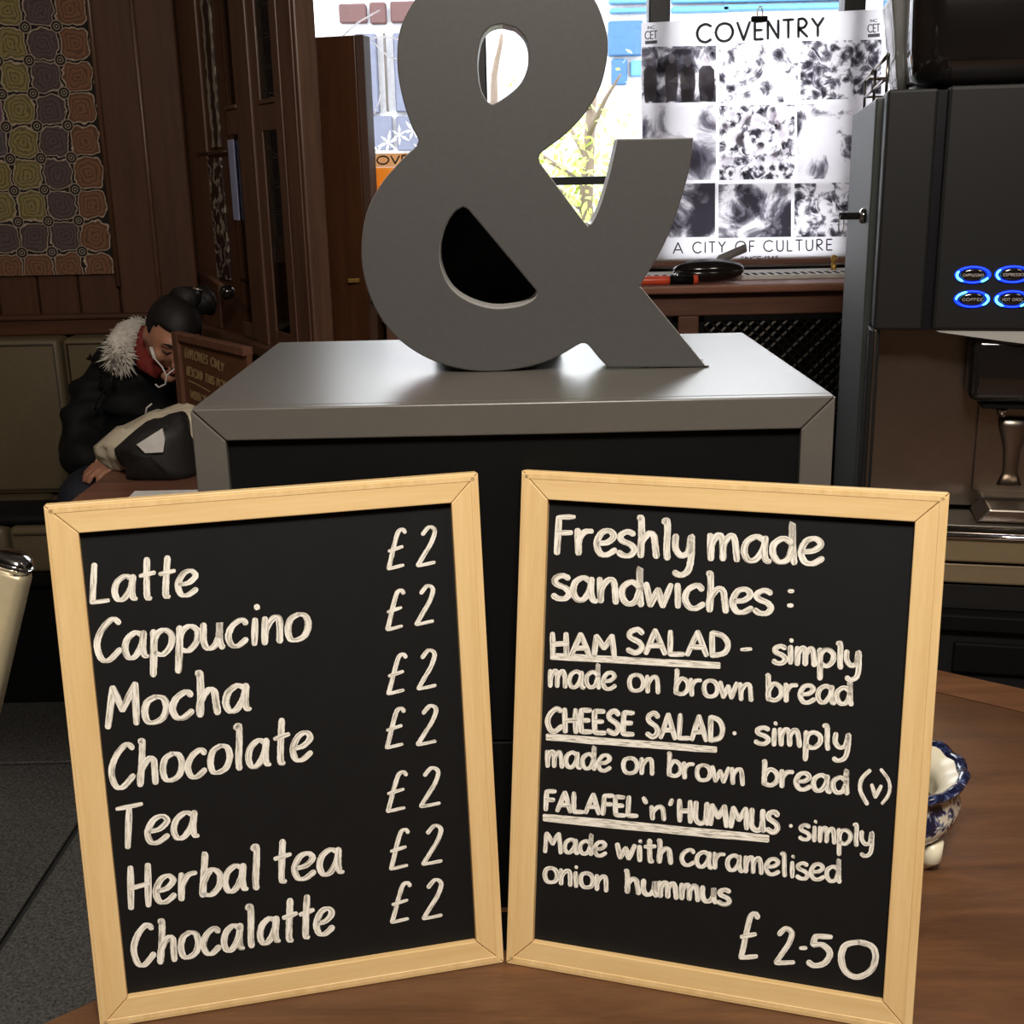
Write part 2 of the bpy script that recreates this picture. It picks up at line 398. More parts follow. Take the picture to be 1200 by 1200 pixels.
# white lily decals and curling lines stuck on the left pane
def star(bm, c, r, n=6, rot=0):
    for k in range(n):
        a = rot+2*math.pi*k/n; d = Vector((math.cos(a), 0, math.sin(a))); e = Vector((-math.sin(a), 0, math.cos(a)))
        L = r*(.8+.4*random.random())
        bm.quad(c, c+d*L*.45+e*L*.13, c+d*L, c+d*L*.45-e*L*.13)
for px, py, r, w_ in ((455, 167, .034, 'largest of the cluster'), (468, 158, .03, 'in the middle of the cluster'), (484, 153, .03, 'topmost of the cluster'), (443, 178, .03, 'nearest the open door'), (490, 174, .02, 'smallest, touching the ampersand edge')):
    dc = MB(); star(dc, aty(px, py, YW+.069), r, 6, random.random())
    tag(dc.build('flower_decal', M['poster']), 'white starry flower sticker on the left pane, '+w_, 'sticker', 'starry flower stickers')
for w_, pts in (('rising above the open door', ((402, 42), (420, 26), (434, 18), (445, 12))), ('nearly level beside the door top', ((432, 47), (440, 44), (452, 43), (468, 46), (476, 50))), ('sloping down toward the ampersand', ((436, 48), (446, 58), (456, 67), (470, 70))), ('short and upright above the flowers', ((438, 134), (444, 120), (446, 110)))):
    cl = MB(); cl.tube([aty(a, b, YW+.068) for a, b in pts], .0022, 6)
    tag(cl.build('curl_decal', M['poster'], None, True), 'thin white curling line sticker, '+w_, 'sticker', 'curling line stickers')

# ---------------------------------------------------------------- the street outside
ext = struct(MB().box(-12, 14, YW+.2, 26, -.15, -.05).build('floor_street', M['pave']))
fb = thing('street_building', 'pale street frontage across the road with red-brown panels and lavender shop windows', 'building', (-1, 10, -.05))
FY = 10.0
b_ = MB(); b_.box(-9, 9, FY, FY+3, -.05, 3.3, 0); b_.build('wall', M['facade'], fb)
def fbox(nm, a, b, mat, t=.08, parent=fb):
    P = aty(*a, FY); Q = aty(*b, FY); return MB().box(P.x, Q.x, FY-t, FY, Q.z, P.z, .01, 1).build(nm, M[mat], parent)
fbox('panel', (398, 6), (431, 28), 'redpanel'); fbox('panel', (434, 4), (454, 29), 'redpanel'); fbox('panel', (458, 3), (500, 27), 'redpanel')
fbox('shop_window', (415, 41), (446, 133), 'lav'); fbox('shop_window', (450, 40), (456, 131), 'steeldark', .1); fbox('shop_window', (461, 40), (500, 131), 'lav')
fbox('shop_window', (415, 137), (462, 176), 'lav'); fbox('shop_window', (465, 137), (520, 176), 'lav')
fbox('blue_panel', (712, 26), (752, 66), 'cyan2'); fbox('blue_panel', (716, 70), (734, 100), 'cyan2'); fbox('blue_panel', (738, 72), (755, 90), 'cyan')
for i in range(4):
    fbox('slat', (711+i, -22+i*11), (765, -17+i*11), 'cyan'); fbox('slat', (786, -24+i*11), (835+i*6, -18+i*11), 'cyan')
    fbox('slat', (845, -23+i*10), (1000, -19+i*10), 'cyan')
# street tree: trunk, branches and leaves
tt = thing('street_tree', 'pale sunlit green tree outside the window behind the ampersand', 'tree', (.9, 8, -.05))
tc = aty(690, 200, 8)
tb = MB(); tb.tube([(tc.x, 8, -.05), (tc.x+.03, 8, .6), (tc.x-.02, 8, 1.2), (tc.x+.05, 8, 2.3)], [.07, .06, .045, .02], 8)
for k in range(9):
    a = random.random()*6.28; h = .5+k*.16; tb.tube([(tc.x, 8, h), (tc.x+math.cos(a)*.3, 8+math.sin(a)*.3, h+.2), (tc.x+math.cos(a)*.55, 8+math.sin(a)*.55, h+.32)], [.022, .014, .006], 6)
tb.build('trunk', M['trunk'], tt, True)
lf = MB()
for k in range(1500):
    p = Vector((tc.x-.05+random.gauss(0, .28), 8+random.gauss(0, .25), 1.2+random.gauss(0, .33)))
    a = Vector((random.uniform(-1, 1), random.uniform(-1, 1), random.uniform(-1, 1))).normalized(); b = a.orthogonal().normalized(); r = random.uniform(.015, .032)
    lf.quad(p-a*r*1.4, p+b*r*.6, p+a*r*1.4, p-b*r*.6)
lf.build('leaves', M['leafy'], tt, kind='stuff')
tag(MB().tube([aty(588, 40, 7), aty(586, 55, 7), aty(582, 72, 7), aty(579, 90, 7), aty(579, 112, 7), aty(577, 160, 7), (aty(577, 160, 7).x, 7, -.05)], [.01, .013, .016, .018, .022, .025, .03], 8).build('bare_stem', M['trunk'], None, True), 'thin grey bent stem outside, seen through the upper hole of the ampersand', 'branch')

# ---------------------------------------------------------------- sill, cabinet under it
SZ = 1.118
cab = thing('radiator_cabinet', 'brown wooden radiator cabinet with dark lattice grilles under the window', 'cabinet', (.8, 3.3, 0))
cb = MB(); cb.box(-.36, 2.25, 3.24, 3.60, SZ-.022, SZ, .006); cb.build('sill', M['sill_wood'], cab)
cb = MB(); cb.box(-.34, 2.2, 3.285, 3.31, SZ-.085, SZ-.022, .004); cb.build('rail', M['cab_wood'], cab)
cb = MB(); cb.box(-.34, 2.2, 3.285, 3.31, .0, .12, .004); cb.build('rail', M['cab_wood'], cab)
cb = MB(); cb.box(-.34, 2.2, 3.42, 3.43, .1, SZ-.03); cb.build('back_panel', M['black'], cab)
gp = [-.30, .485, 1.3, 2.16]
for q in gp: MB().box(q-.028, q+.028, 3.283, 3.312, .12, SZ-.085, .004).build('stile', M['cab_wood'], cab)
for a, b in zip(gp, gp[1:]):
    a += .028; b -= .028
    g = MB(); t_ = .016
    for (c0, c1, d0, d1) in ((a, b, SZ-.085-t_, SZ-.085), (a, b, .12, .12+t_), (a, a+t_, .12, SZ-.085), (b-t_, b, .12, SZ-.085)): g.box(c0, c1, 3.29, 3.306, d0, d1)
    g.build('grille_frame', M['black'], cab)
    g = MB(); st = .03; z0, z1 = .75, SZ-.103; H = z1-z0; x_ = a-H
    while x_ < b:
        for sg in (1, -1):
            xa, xb = (x_, x_+H) if sg > 0 else (x_+H, x_)
            # clip to a..b
            p0 = Vector((xa, 3.298+.002*sg, z0)); p1 = Vector((xb, 3.298+.002*sg, z1)); d = p1-p0
            ts = sorted([(a-xa)/d.x, (b-xa)/d.x]); t0, t1 = max(0, ts[0]), min(1, ts[1])
            if t1-t0 > .02: g.tube([p0+d*t0, p0+d*t1], .0042, 4)
        x_ += st
    g.build('lattice', M['steeldark'], cab, kind='stuff')
# white slotted vent strip on the sill
v = thing('vent_strip', 'white slotted ventilation strip along the back of the window sill', 'vent', (.8, 3.5, SZ))
MB().box(.1, 2.2, 3.37, 3.56, SZ, SZ+.012, .002).build('strip', M['white'], v)
sl = MB()
for i in range(90): sl.box(.14+i*.0225, .150+i*.0225, 3.385, 3.44, SZ+.0121, SZ+.0132)
sl.build('slots', M['black'], v, kind='stuff')
tag(MB().box(.2, 2.2, 3.602, 3.635, SZ+.016, SZ+.05, .004).build('white_ledge', M['white']), 'white bottom ledge of the window behind the poster foot', 'ledge')

# ---------------------------------------------------------------- stroke lettering
G = {
 'a': (78, '62,86 38,100 10,78 2,38 15,5 38,8 60,50 66,98 * 64,40 70,8 82,2'),
 'b': (72, '2,165 10,158 10,90 10,3 * 10,50 35,98 66,78 68,32 42,2 10,8'),
 'c': (66, '62,84 45,100 15,80 2,42 15,6 38,0 66,22'),
 'd': (74, '60,82 35,98 6,72 4,30 22,3 48,15 62,60 * 64,168 64,60 68,0'),
 'e': (70, '8,46 42,52 64,78 48,100 20,90 3,46 15,6 40,0 70,22'),
 'h': (74, '0,162 8,165 11,90 10,0 * 10,50 35,95 54,88 60,50 66,0'),
 'i': (24, '10,96 12,0 / 12,140 16,148'),
 'l': (34, '0,156 12,165 16,120 16,40 20,0'),
 'm': (96, '4,98 8,0 * 10,60 28,98 42,80 45,2 * 46,60 66,98 80,80 88,0'),
 'n': (68, '4,98 8,0 * 10,55 35,96 54,85 60,0'),
 'o': (74, '36,100 10,84 2,46 12,8 35,0 62,15 72,55 60,90 36,100'),
 'p': (72, '4,98 8,20 8,-75 * 8,60 35,98 66,78 66,35 40,3 12,12'),
 'r': (58, '4,98 8,0 * 9,55 28,90 56,96'),
 's': (58, '55,90 32,100 8,84 12,62 44,46 56,24 42,2 18,0 0,12'),
 't': (50, '24,165 24,60 27,5 40,0 / 0,96 52,106'),
 'u': (70, '4,98 4,35 18,3 42,10 58,45 * 60,98 60,30 70,0'),
 'v': (56, '0,95 25,3 * 55,98'),
 'w': (88, '0,95 16,3 * 42,75 * 58,3 * 86,98'),
 'y': (66, '4,98 4,45 25,14 50,28 * 60,98 60,20 50,-45 22,-68 0,-56'),
 'A': (86, '0,0 42,160 * 82,0 / 16,52 68,56'),
 'C': (84, '76,142 52,160 18,125 2,70 18,12 46,0 84,38'),
 'D': (82, '8,0 8,160 * 55,140 76,85 60,25 6,2'),
 'E': (66, '62,156 8,156 * 6,80 8,2 * 66,4 / 8,82 54,84'),
 'F': (66, '8,0 12,155 * 66,160 / 10,84 58,88'),
 'H': (78, '6,160 8,0 / 68,160 70,0 / 8,78 70,86'),
 'I': (14, '6,160 6,0'),
 'L': (64, '6,160 4,2 * 62,6'),
 'M': (104, '4,0 12,152 * 48,60 * 84,156 * 96,0'),
 'N': (84, '6,0 8,158 * 72,2 * 74,160'),
 'O': (100, '50,160 14,132 2,80 14,26 50,0 86,26 98,80 86,132 50,160'),
 'P': (74, '8,0 8,158 * 52,154 68,118 50,84 10,78'),
 'R': (76, '8,0 8,158 * 52,154 68,120 50,86 10,80 * 70,0'),
 'S': (70, '64,136 42,160 12,140 14,104 54,70 64,32 40,0 4,20'),
 'T': (82, '42,158 40,0 / 2,156 82,162'),
 'U': (78, '6,160 6,50 20,8 46,4 66,40 70,160 * 70,60 76,0'),
 'V': (84, '2,160 42,0 * 82,160'),
 'Y': (80, '2,160 40,80 * 78,160 / 40,80 40,0'),
 'B': (74, '8,0 8,158 * 50,152 60,118 44,86 10,82 * 56,78 68,40 50,4 8,0'),
 'Q': (100, '50,160 14,132 2,80 14,26 50,0 86,26 98,80 86,132 50,160 / 60,40 96,-10'),
 '£': (84, '64,146 50,160 32,150 22,100 14,40 8,2 * 74,10 / 0,76 60,88'),
 '2': (80, '8,132 34,160 62,142 54,96 28,48 4,4 * 40,6 80,10'),
 '5': (74, '68,160 22,154 * 14,96 * 44,100 66,66 52,18 22,0 2,14'),
 '0': (96, '48,160 16,136 2,80 14,22 46,0 82,30 94,90 78,142 48,160'),
 '1': (36, '6,130 26,160 * 26,0'), '3': (70, '6,140 36,160 60,124 30,88 * 66,56 44,2 2,16'), '4': (80, '56,0 56,160 * 4,46 * 76,46'),
 '(': (34, '34,170 8,110 6,40 30,-30'), ')': (34, '0,170 28,110 28,40 2,-30'),
 '-': (44, '6,58 40,62'), '.': (22, '8,50 14,52'), "'": (24, '14,160 4,120'), '`': (24, '4,160 16,122'), ':': (26, '4,100 18,102 / 4,30 18,32'), ' ': (46, ''),
}
def catmull(P, n=9):
    if len(P) < 3: return P
    out = []
    for i in range(len(P)-1):
        p0 = P[max(i-1, 0)]; p1 = P[i]; p2 = P[i+1]; p3 = P[min(i+2, len(P)-1)]
        for k in range(n):
            t = k/n; out.append(tuple(.5*((2*p1[j])+(-p0[j]+p2[j])*t+(2*p0[j]-5*p1[j]+4*p2[j]-p3[j])*t*t+(-p0[j]+3*p1[j]-3*p2[j]+p3[j])*t**3) for j in (0, 1)))
    out.append(P[-1]); return out
def strokes(ch):
    wd, s_ = G[ch]; res = []
    for st in [q for q in s_.split('/') if q.strip()]:
        segs = [[]]
        for tok in st.split():
            if tok == '*': segs.append([segs[-1][-1]])
            else: segs[-1].append(tuple(float(v)/100 for v in tok.split(',')))
        for sg in segs: res.append(catmull(sg) if len(sg) > 2 else [tuple(sg[0][j]+(sg[-1][j]-sg[0][j])*k/4 for j in (0, 1)) for k in range(5)])
    return wd/100, res
def ribbon(bm, pts, wid, contrast, to3):
    """pen stroke in 2D; chisel nib: thick on verticals, thin on horizontals"""
    n = len(pts); L = []; Rr = []
    for i, p in enumerate(pts):
        a = pts[max(i-1, 0)]; b = pts[min(i+1, n-1)]; dx, dy = b[0]-a[0], b[1]-a[1]; q = math.hypot(dx, dy) or 1; dx /= q; dy /= q
        wv = wid*((1-contrast)+contrast*abs(dy))*random.uniform(.94, 1.06)/2
        if n > 4 and i in (0, n-1): wv *= .86
        L.append((p[0]-dy*wv, p[1]+dx*wv)); Rr.append((p[0]+dy*wv, p[1]-dx*wv))
    V = [(bm.bm.verts.new(to3(*a)), bm.bm.verts.new(to3(*b))) for a, b in zip(L, Rr)]
    uvl = bm.bm.loops.layers.uv.verify(); acc = random.random()*50; u0 = acc; ulast = acc; sd = random.random()*9
    for k, ((a, b), (c, d)) in enumerate(zip(V, V[1:])):
        f = bm.bm.faces.new((a, b, d, c)); ln = math.hypot(pts[k+1][0]-pts[k][0], pts[k+1][1]-pts[k][1])/max(wid, .001)
        for lo, uv_ in zip(f.loops, ((acc, sd), (acc, sd+1), (acc+ln, sd+1), (acc+ln, sd))): lo[uvl].uv = uv_
        acc += ln; ulast = acc
    for (idx, sgn) in ((0, -1), (n-1, 1)):     # rounded ends
        p = pts[idx]; a = pts[max(idx-1, 0)] if sgn > 0 else pts[0]; b = pts[idx] if sgn > 0 else pts[1]
        dx, dy = (b[0]-a[0]), (b[1]-a[1]); q = math.hypot(dx, dy) or 1; dx *= sgn/q; dy *= sgn/q
        e1, e2 = V[idx]; p1, p2 = (L[idx], Rr[idx]); hw = math.hypot(p1[0]-p2[0], p1[1]-p2[1])/2
        arc = []
        for t in (.25, .5, .75):
            th = math.pi*t; ax = ((p1[0]-p2[0])/2*math.cos(th)+dx*hw*.7*math.sin(th), (p1[1]-p2[1])/2*math.cos(th)+dy*hw*.7*math.sin(th))
            arc.append(bm.bm.verts.new(to3(p[0]+ax[0], p[1]+ax[1])))
        f = bm.bm.faces.new([e1]+arc+[e2]); uu = ulast if sgn > 0 else u0
        for lo, vv in zip(f.loops, (0, .2, .5, .8, 1)): lo[uvl].uv = (uu, sd+vv)
def write(bm, text, x0, y0, x1, y1, xh, wid, to3, contrast=.35, slant=.0, gap=.16, jit=.03, capk=1.0):
    """hand lettering fitted between two baseline points"""
    items = []; tot = 0
    for i, ch in enumerate(text):
        wd, st = strokes(ch); items.append((tot, wd, st)); tot += wd+(gap if i < len(text)-1 else 0)
    bx, by = x1-x0, y1-y0; sx = 1/tot
    ux, uy = slant, -1.0
    layer = 0
    for off, wd, st in items:
        ja = random.uniform(-jit, jit); jb = random.uniform(-jit, jit)
        for pl in st:
            pts = []
            for (gx, gy) in pl:
                if gy > 1.2: gy = 1.2+(gy-1.2)*capk
                t = (off+gx+ja*gy)*sx; hh = (gy+jb)*xh
                pts.append((x0+bx*t+ux*hh, y0+by*t+uy*hh))
            layer = (layer+1) % 7
            ribbon(bm, pts, wid, contrast, (lambda lay: (lambda a, b: to3(a, b, lay)))(layer))

# ---------------------------------------------------------------- table
TZ = .7454
tab = thing('wooden_table', 'brown wood-grain table carrying both chalkboards and the grey display box', 'table', (.2, .9, 0))
outl = [(-.80, .50), (-.425, .839), (-.361, .894), (-.335, .93), (-.335, 1.44), (-.28, 1.56), (.36, 1.70), (.465, 1.64), (.583, 1.552), (.673, 1.484), (1.02, 1.22), (1.12, .9), (1.1, .25), (-.8, .25)]
t_ = MB(); t_.prism([(a, b, TZ-.028) for a, b in outl], (0, 0, .028)); t_.build('tabletop', M['table'], tab, bevel=.002)
def inset_line(a, b, off, wd):
    a = Vector((a[0], a[1], 0)); b = Vector((b[0], b[1], 0)); d = (b-a).normalized(); n = Vector((d.y, -d.x, 0))
    return a+n*off, b+n*off, n*wd
e = MB()
a, b, n = inset_line(outl[7], outl[10], .075, .0025); n2 = inset_line(outl[7], outl[10], 0.004, .071)
a2, b2, nn = n2
e.prism([(p.x, p.y, TZ+.0004) for p in (a2, b2, b2+nn, a2+nn)], (0, 0, .0014)); e.build('edge_board', M['table_edge'], tab, bevel=.0006)
for (lx, ly) in ((-.2, .45), (.95, .4), (.9, 1.15), (.1, 1.45)):
    MB().box(lx-.03, lx+.03, ly-.03, ly+.03, 0, TZ-.028, .004).build('leg', M['table'], tab)
MB().box(-.2, .9, .5, .53, TZ-.1, TZ-.028, .003).build('apron', M['table'], tab)

# ---------------------------------------------------------------- grey display box
BX0, BX1, BY0, BY1, BZ = -.2673, .2727, 1.0042, 1.418, 1.2328
box = thing('display_box', 'grey laminate display box with mitred front edge and black front', 'box', (0, 1.2, TZ))
T = .0275
MB().box(BX0, BX1, BY0+.0127, BY1, BZ-.022, BZ).build('top_panel', M['boxgrey'], box, bevel=.0012)
MB().box(BX0, BX0+.022, BY0+.0127, BY1, TZ+.0006, BZ-.0222).build('side_panel', M['boxgrey'], box)
MB().box(BX1-.022, BX1, BY0+.0127, BY1, TZ+.0006, BZ-.0222).build('side_panel', M['boxgrey'], box)
MB().box(BX0+.022, BX1-.022, BY1-.012, BY1, TZ+.022, BZ-.022).build('back_panel', M['boxgrey'], box)
MB().box(BX0+.022, BX1-.022, BY0+.015, BY1, TZ+.0006, TZ+.022).build('bottom_panel', M['boxgrey'], box)
g = .0006
def mitre(nm, pts, mat, parent, y0, y1, bv=.0012):
    MB().prism([(a, y1, b) for a, b in pts], (0, y0-y1, 0)); b = MB(); b.prism([(a, y1, c) for a, c in pts], (0, y0-y1, 0)); return b.build(nm, mat, parent, bevel=bv)
F0, F1 = BY0, BY0+.0125
mitre('front_rail', [(BX0+g, BZ), (BX1-g, BZ), (BX1-T-g, BZ-T), (BX0+T+g, BZ-T)], M['boxgrey'], box, F0, F1)
mitre('front_stile', [(BX0, BZ-g), (BX0, TZ+g), (BX0+T, TZ+g), (BX0+T, BZ-T-g)], M['boxgrey'], box, F0, F1)
mitre('front_stile', [(BX1, BZ-g), (BX1, TZ+g), (BX1-T, TZ+g), (BX1-T, BZ-T-g)], M['boxgrey'], box, F0, F1)
zj = aty(590, 873, BY0).z
for a, b in ((TZ+.001, zj-.001), (zj+.001, BZ-.028)):
    MB().box(BX0+.0276, BX1-.0276, BY0+.007, BY0+.0125, a, b, .001, 1).build('black_panel', M['black'], box)

tag(MB().box(-.10, .09, .946, 1.0035, TZ, TZ+.0012, .0004, 1).build('gap_shade_strip', M['black']), 'added black strip for the deep shade at the foot of the gap between the two chalkboards', 'mat')  # added strip: deep shade between the boards put in as a black surface
# ---------------------------------------------------------------- ampersand
AY = 1.169
out = """192,447 165,390 138,300 124,200 133,95 180,0 250,-85 350,-145 460,-166 575,-145 680,-85 755,0 790,90 797,150 790,215 768,290 720,368 655,435 592,482 578,500 580,520 * 718,705 735,715 750,706 775,650 803,555 828,444 * 1070,440 * 1056,545 1022,665 970,795 905,905 903,918 * 1108,1168 1100,1174 * 798,1174 * 770,1146 735,1104 718,1097 700,1103 635,1140 550,1170 440,1186 335,1180 225,1147 130,1085 62,1000 22,900 10,800 24,690 68,595 130,520 186,466"""
h1 = """460,78 425,86 397,115 384,165 381,220 390,280 408,318 425,331 440,328 475,306 515,270 538,222 544,165 530,118 500,88"""
h2 = """335,661 305,680 275,730 260,795 266,860 298,922 355,962 430,983 505,978 550,962 570,942 566,925 * 350,668"""
def contour(sx, n=5):
    segs = [[]]
    for tok in sx.split():
        if tok == '*': segs.append([segs[-1][-1]])
        else: segs[-1].append(tuple(float(v) for v in tok.split(',')))
    pl = []
    for sg in segs:
        c = catmull(sg, n); pl += c if not pl else c[1:]
    pts = []
    for (a, b) in pl:
        p = aty(420+a/2.7262, b/2.7273, AY); pts.append([p.x, max(p.z, BZ+.0006)])
    return pts
def poly_with_holes(outer, holes, y0, y1, mats, name, parent=None):
    cu = bpy.data.curves.new(name, 'CURVE'); cu.dimensions = '2D'; cu.fill_mode = 'BOTH'
    for pl in [outer]+holes:
        sp = cu.splines.new('POLY'); sp.points.add(len(pl)-1); sp.use_cyclic_u = True
        for q, p in zip(sp.points, pl): q.co = (p[0], p[1], 0, 1)
    cu.extrude = (y1-y0)/2; cu.bevel_depth = .0012; cu.bevel_resolution = 1; cu.offset = -.0012
    tmp = bpy.data.objects.new('tmp', cu); C.objects.link(tmp)
    dg = bpy.context.evaluated_depsgraph_get(); me = bpy.data.meshes.new_from_object(tmp.evaluated_get(dg)); bpy.data.objects.remove(tmp)
    me.transform(Matrix(((1, 0, 0, 0), (0, 0, -1, (y0+y1)/2), (0, 1, 0, 0), (0, 0, 0, 1))))
    me.materials.clear()
    for m_ in mats: me.materials.append(m_)
    for p in me.polygons: p.material_index = 0 if abs(p.normal.y) > .6 else 1; p.use_smooth = False
    return me
am = poly_with_holes(contour(out), [contour(h1), contour(h2)], AY, AY+.036, [M['amp'], M['ampside']], 'ampersand')
ao = bpy.data.objects.new('ampersand_letter', am); C.objects.link(ao); am.transform(Matrix.Translation((0, -AY, -BZ))); ao.location = (0, AY, BZ)
tag(ao, 'large freestanding grey ampersand sign standing on the display box', 'sign')
# black box behind it
P0 = aty(505, 236, 1.33); P1 = aty(655, 236, 1.33)
bb = thing('black_case', 'black box seen through the lower hole of the ampersand', 'box', ((P0.x+P1.x)/2, 1.36, BZ))
MB().box(P0.x, P1.x, 1.30, 1.39, BZ, P0.z-.012, .004).build('body', M['black'], bb)
MB().box(P0.x-.002, P1.x+.002, 1.298, 1.392, P0.z-.012, P0.z, .003).build('lid', M['black'], bb)

# ---------------------------------------------------------------- chalkboards
BW, BH = .3413, .4365
def chalkboard(label, bx, by, yaw, lean, hinge, inner_px, lines):
    d = Vector((math.cos(yaw), math.sin(yaw), 0)); n = Vector((-math.sin(yaw), math.cos(yaw), 0))
    up = (math.sin(lean)*n+math.cos(lean)*Z).normalized(); nn = d.cross(up)   # points backwards? ensure towards the rear
    if nn.dot(n) < 0: nn = -nn
    base = Vector((bx, by, TZ+.0006))
    if hinge == 'R': base = base-BW*d
    mt = Matrix((d, nn, up)).transposed().to_4x4(); mt.translation = base
    r = thing('chalkboard', label, 'chalkboard', None, mt, None)
    fw = .0236
    def P(x_, y_, z_): return base+d*x_+nn*y_+up*z_
    def rail(pts, mat, nm):
        b = MB(); f1, f2, sd = b.prism([P(a, .013, c) for a, c in pts], nn*-.013)
        return b.build(nm, mat, r, bevel=.0008)
    g = .0003
    rail([(g, BH), (BW-g, BH), (BW-fw-g, BH-fw), (fw+g, BH-fw)], M['pine_h'], 'frame_rail')
    rail([(g, 0), (BW-g, 0), (BW-fw-g, fw), (fw+g, fw)], M['pine_h'], 'frame_rail')
    rail([(0, BH-g), (0, g), (fw, fw+g), (fw, BH-fw-g)], M['pine_v'], 'frame_stile')
    rail([(BW, BH-g), (BW, g), (BW-fw, fw+g), (BW-fw, BH-fw-g)], M['pine_v'], 'frame_stile')
    # raised outer bead along the frame
    q = MB(); bw = .007
    for (a0, a1, c0, c1) in ((.002, bw, .003, BH-.003), (BW-bw, BW-.002, .003, BH-.003)): q.obox(P((a0+a1)/2, .0006, (c0+c1)/2), (d, nn, up), ((a1-a0)/2, .0010, (c1-c0)/2), .0005, 1)
    for (c0, c1) in ((.002, bw), (BH-bw, BH-.002)): q.obox(P(BW/2, .0006, (c0+c1)/2), (d, nn, up), (BW/2-.003, .0010, (c1-c0)/2), .0005, 1)
    q.build('frame_bead', M['pine_v'], r)
    b = MB(); b.obox(P(BW/2, .0085, BH/2), (d, nn, up), (BW/2-fw+.0035, .002, BH/2-fw+.0035)); b.build('slate', M['slate'], r)
    surf = P(0, .0064, 0)
    def to3(px, py, lay=0): return atp(px, py, surf-nn*(.00006*lay), nn)
    for ln in lines:
        b = MB()
        if ln[0] == '_':
            for k, off in enumerate((-.25, .25)):
                _, x0, y0, x1, y1, wd = ln
                ribbon(b, [(x0+(x1-x0)*t/8, y0+off*wd+(y1-y0)*t/8+random.uniform(-.3, .3)) for t in range(9)], wd*.72, 0, lambda a, c, k=k: to3(a, c, k*2))
            b.build('chalk_underline', M['chalk'], r)
        else:
            text, x0, y0, x1, y1, xh, wd, kw = ln
            write(b, text, x0, y0, x1, y1, xh, wd, to3, **kw)
            b.build('chalk_word', M['chalk'], r)
    return r
kl = dict(contrast=.42, slant=.03)
LL = [('Latte', 107, 706, 230, 697, 28, 7.8, kl), ('Cappucino', 112, 776, 361, 748, 30, 8.0, kl), ('Mocha', 125, 853, 292, 831, 30, 8.6, kl),
      ('Chocolate', 129, 925, 364, 889, 31, 7.8, kl), ('Tea', 135, 995, 231, 981, 30, 7.8, kl), ('Herbal', 151, 1064, 305, 1040, 30, 8.0, kl), ('tea', 321, 1034, 401, 1022, 29, 7.8, kl),
      ('Chocalatte', 156, 1133, 390, 1093, 29, 7.8, kl)]
for (yb, xl, xr) in ((668, 453, 509), (738, 452, 507), (813.4, 453, 510), (878, 451, 510), (951.5, 452, 515), (1018.6, 456, 517), (1082.6, 457, 517)):
    LL.append(('£ 2', xl, yb, xr, yb-7, 28.5, 5.4, dict(contrast=.35, slant=.12, gap=.03)))
kr = dict(contrast=.22, slant=.02, gap=.12, capk=.55)
kf = dict(contrast=.25, slant=.02, gap=.11, capk=.85)
kc = dict(contrast=.1, slant=.02, gap=.14)
RL = [('Freshly', 650, 648, 812, 655, 28, 8.0, kf), ('made', 830, 655, 964, 661, 29, 8.0, kf), ('sandwiches', 648, 701, 904, 720, 27, 7.8, kf), (':', 922, 716, 931, 717, 24, 6.2, kr),
      ('HAM', 646, 767, 722, 769, 15.5, 6.8, kc), ('SALAD', 734, 765, 855, 769, 17, 6.8, kc), ('_', 646, 769, 843, 780, 7), ('-', 866, 772, 881, 772, 19, 4.8, kc),
      ('simply', 906, 776, 1008, 784, 20, 6.6, kr), ('made', 643, 804, 721, 808, 19, 5.5, kr), ('on', 737, 809, 773, 812, 19, 5.5, kr), ('brown', 790, 813, 882, 821, 19, 5.7, kr), ('bread', 898, 820, 999, 826, 20, 6.2, kr),
      ('CHEESE', 641, 856, 742, 861, 16.5, 6.4, kc), ('SALAD', 757, 863, 848, 869, 17.5, 6.2, kc), ('_', 641, 863.5, 839, 878.5, 7), ('.', 857, 871, 864, 871, 22, 5.1, kc),
      ('simply', 885, 871, 995, 880, 19, 6.2, kr), ('made', 640, 898, 715, 903, 18, 5.5, kr), ('on', 730, 905, 766, 908, 18, 5.5, kr), ('brown', 782, 909, 872, 920, 18, 5.5, kr), ('bread', 893, 920, 994, 930, 19, 6.2, kr),
      ('(', 1006, 934, 1018, 936, 20, 5.1, kc), ('v', 1021, 934, 1032, 936, 15, 4.8, kc), (')', 1033, 936, 1044, 938, 20, 4.2, kc),
      ('FALAFEL', 638, 949, 747, 957, 14, 5.9, kc), ("`n'", 753, 959, 790, 961, 15, 5.5, kc), ('HUMMUS', 795, 962, 912, 976, 15, 6.4, kc), ('_', 637.6, 958, 900, 983, 8), ('.', 923, 978, 930, 979, 20, 4.8, kc),
      ('simply', 937, 983, 1023, 993, 17, 5.3, kr), ('Made', 638, 998, 710, 1003, 16, 5.3, kr), ('with', 723, 1005, 788, 1012, 17, 6.2, kr), ('caramelised', 798, 1013, 985, 1034, 18, 5.5, kr),
      ('onion', 638, 1033, 712, 1044, 17, 5.5, kr), ('hummus', 733, 1045, 855, 1060, 17, 6.2, kr),
      ('£', 866, 1124, 889, 1125, 33, 6.6, dict(contrast=.2, slant=.12)), ('2', 908, 1129, 930, 1130, 26, 6.6, dict(contrast=.2, slant=.1)), ('-', 936, 1126, 945, 1127, 25, 5.1, kc), ('5', 946, 1130, 975, 1133, 25, 7.7, kr), ('0', 984, 1143, 1026, 1146, 29, 7.9, kr)]
chalkboard('pine-framed chalkboard listing Latte to Chocalatte at £2, left of the pair', -.0155, .9280, .2257, .1232, 'R', None, LL)
chalkboard('pine-framed chalkboard headed Freshly made sandwiches, right of the pair', -.0139, .927, -.3062, .1731, 'L', None, RL)

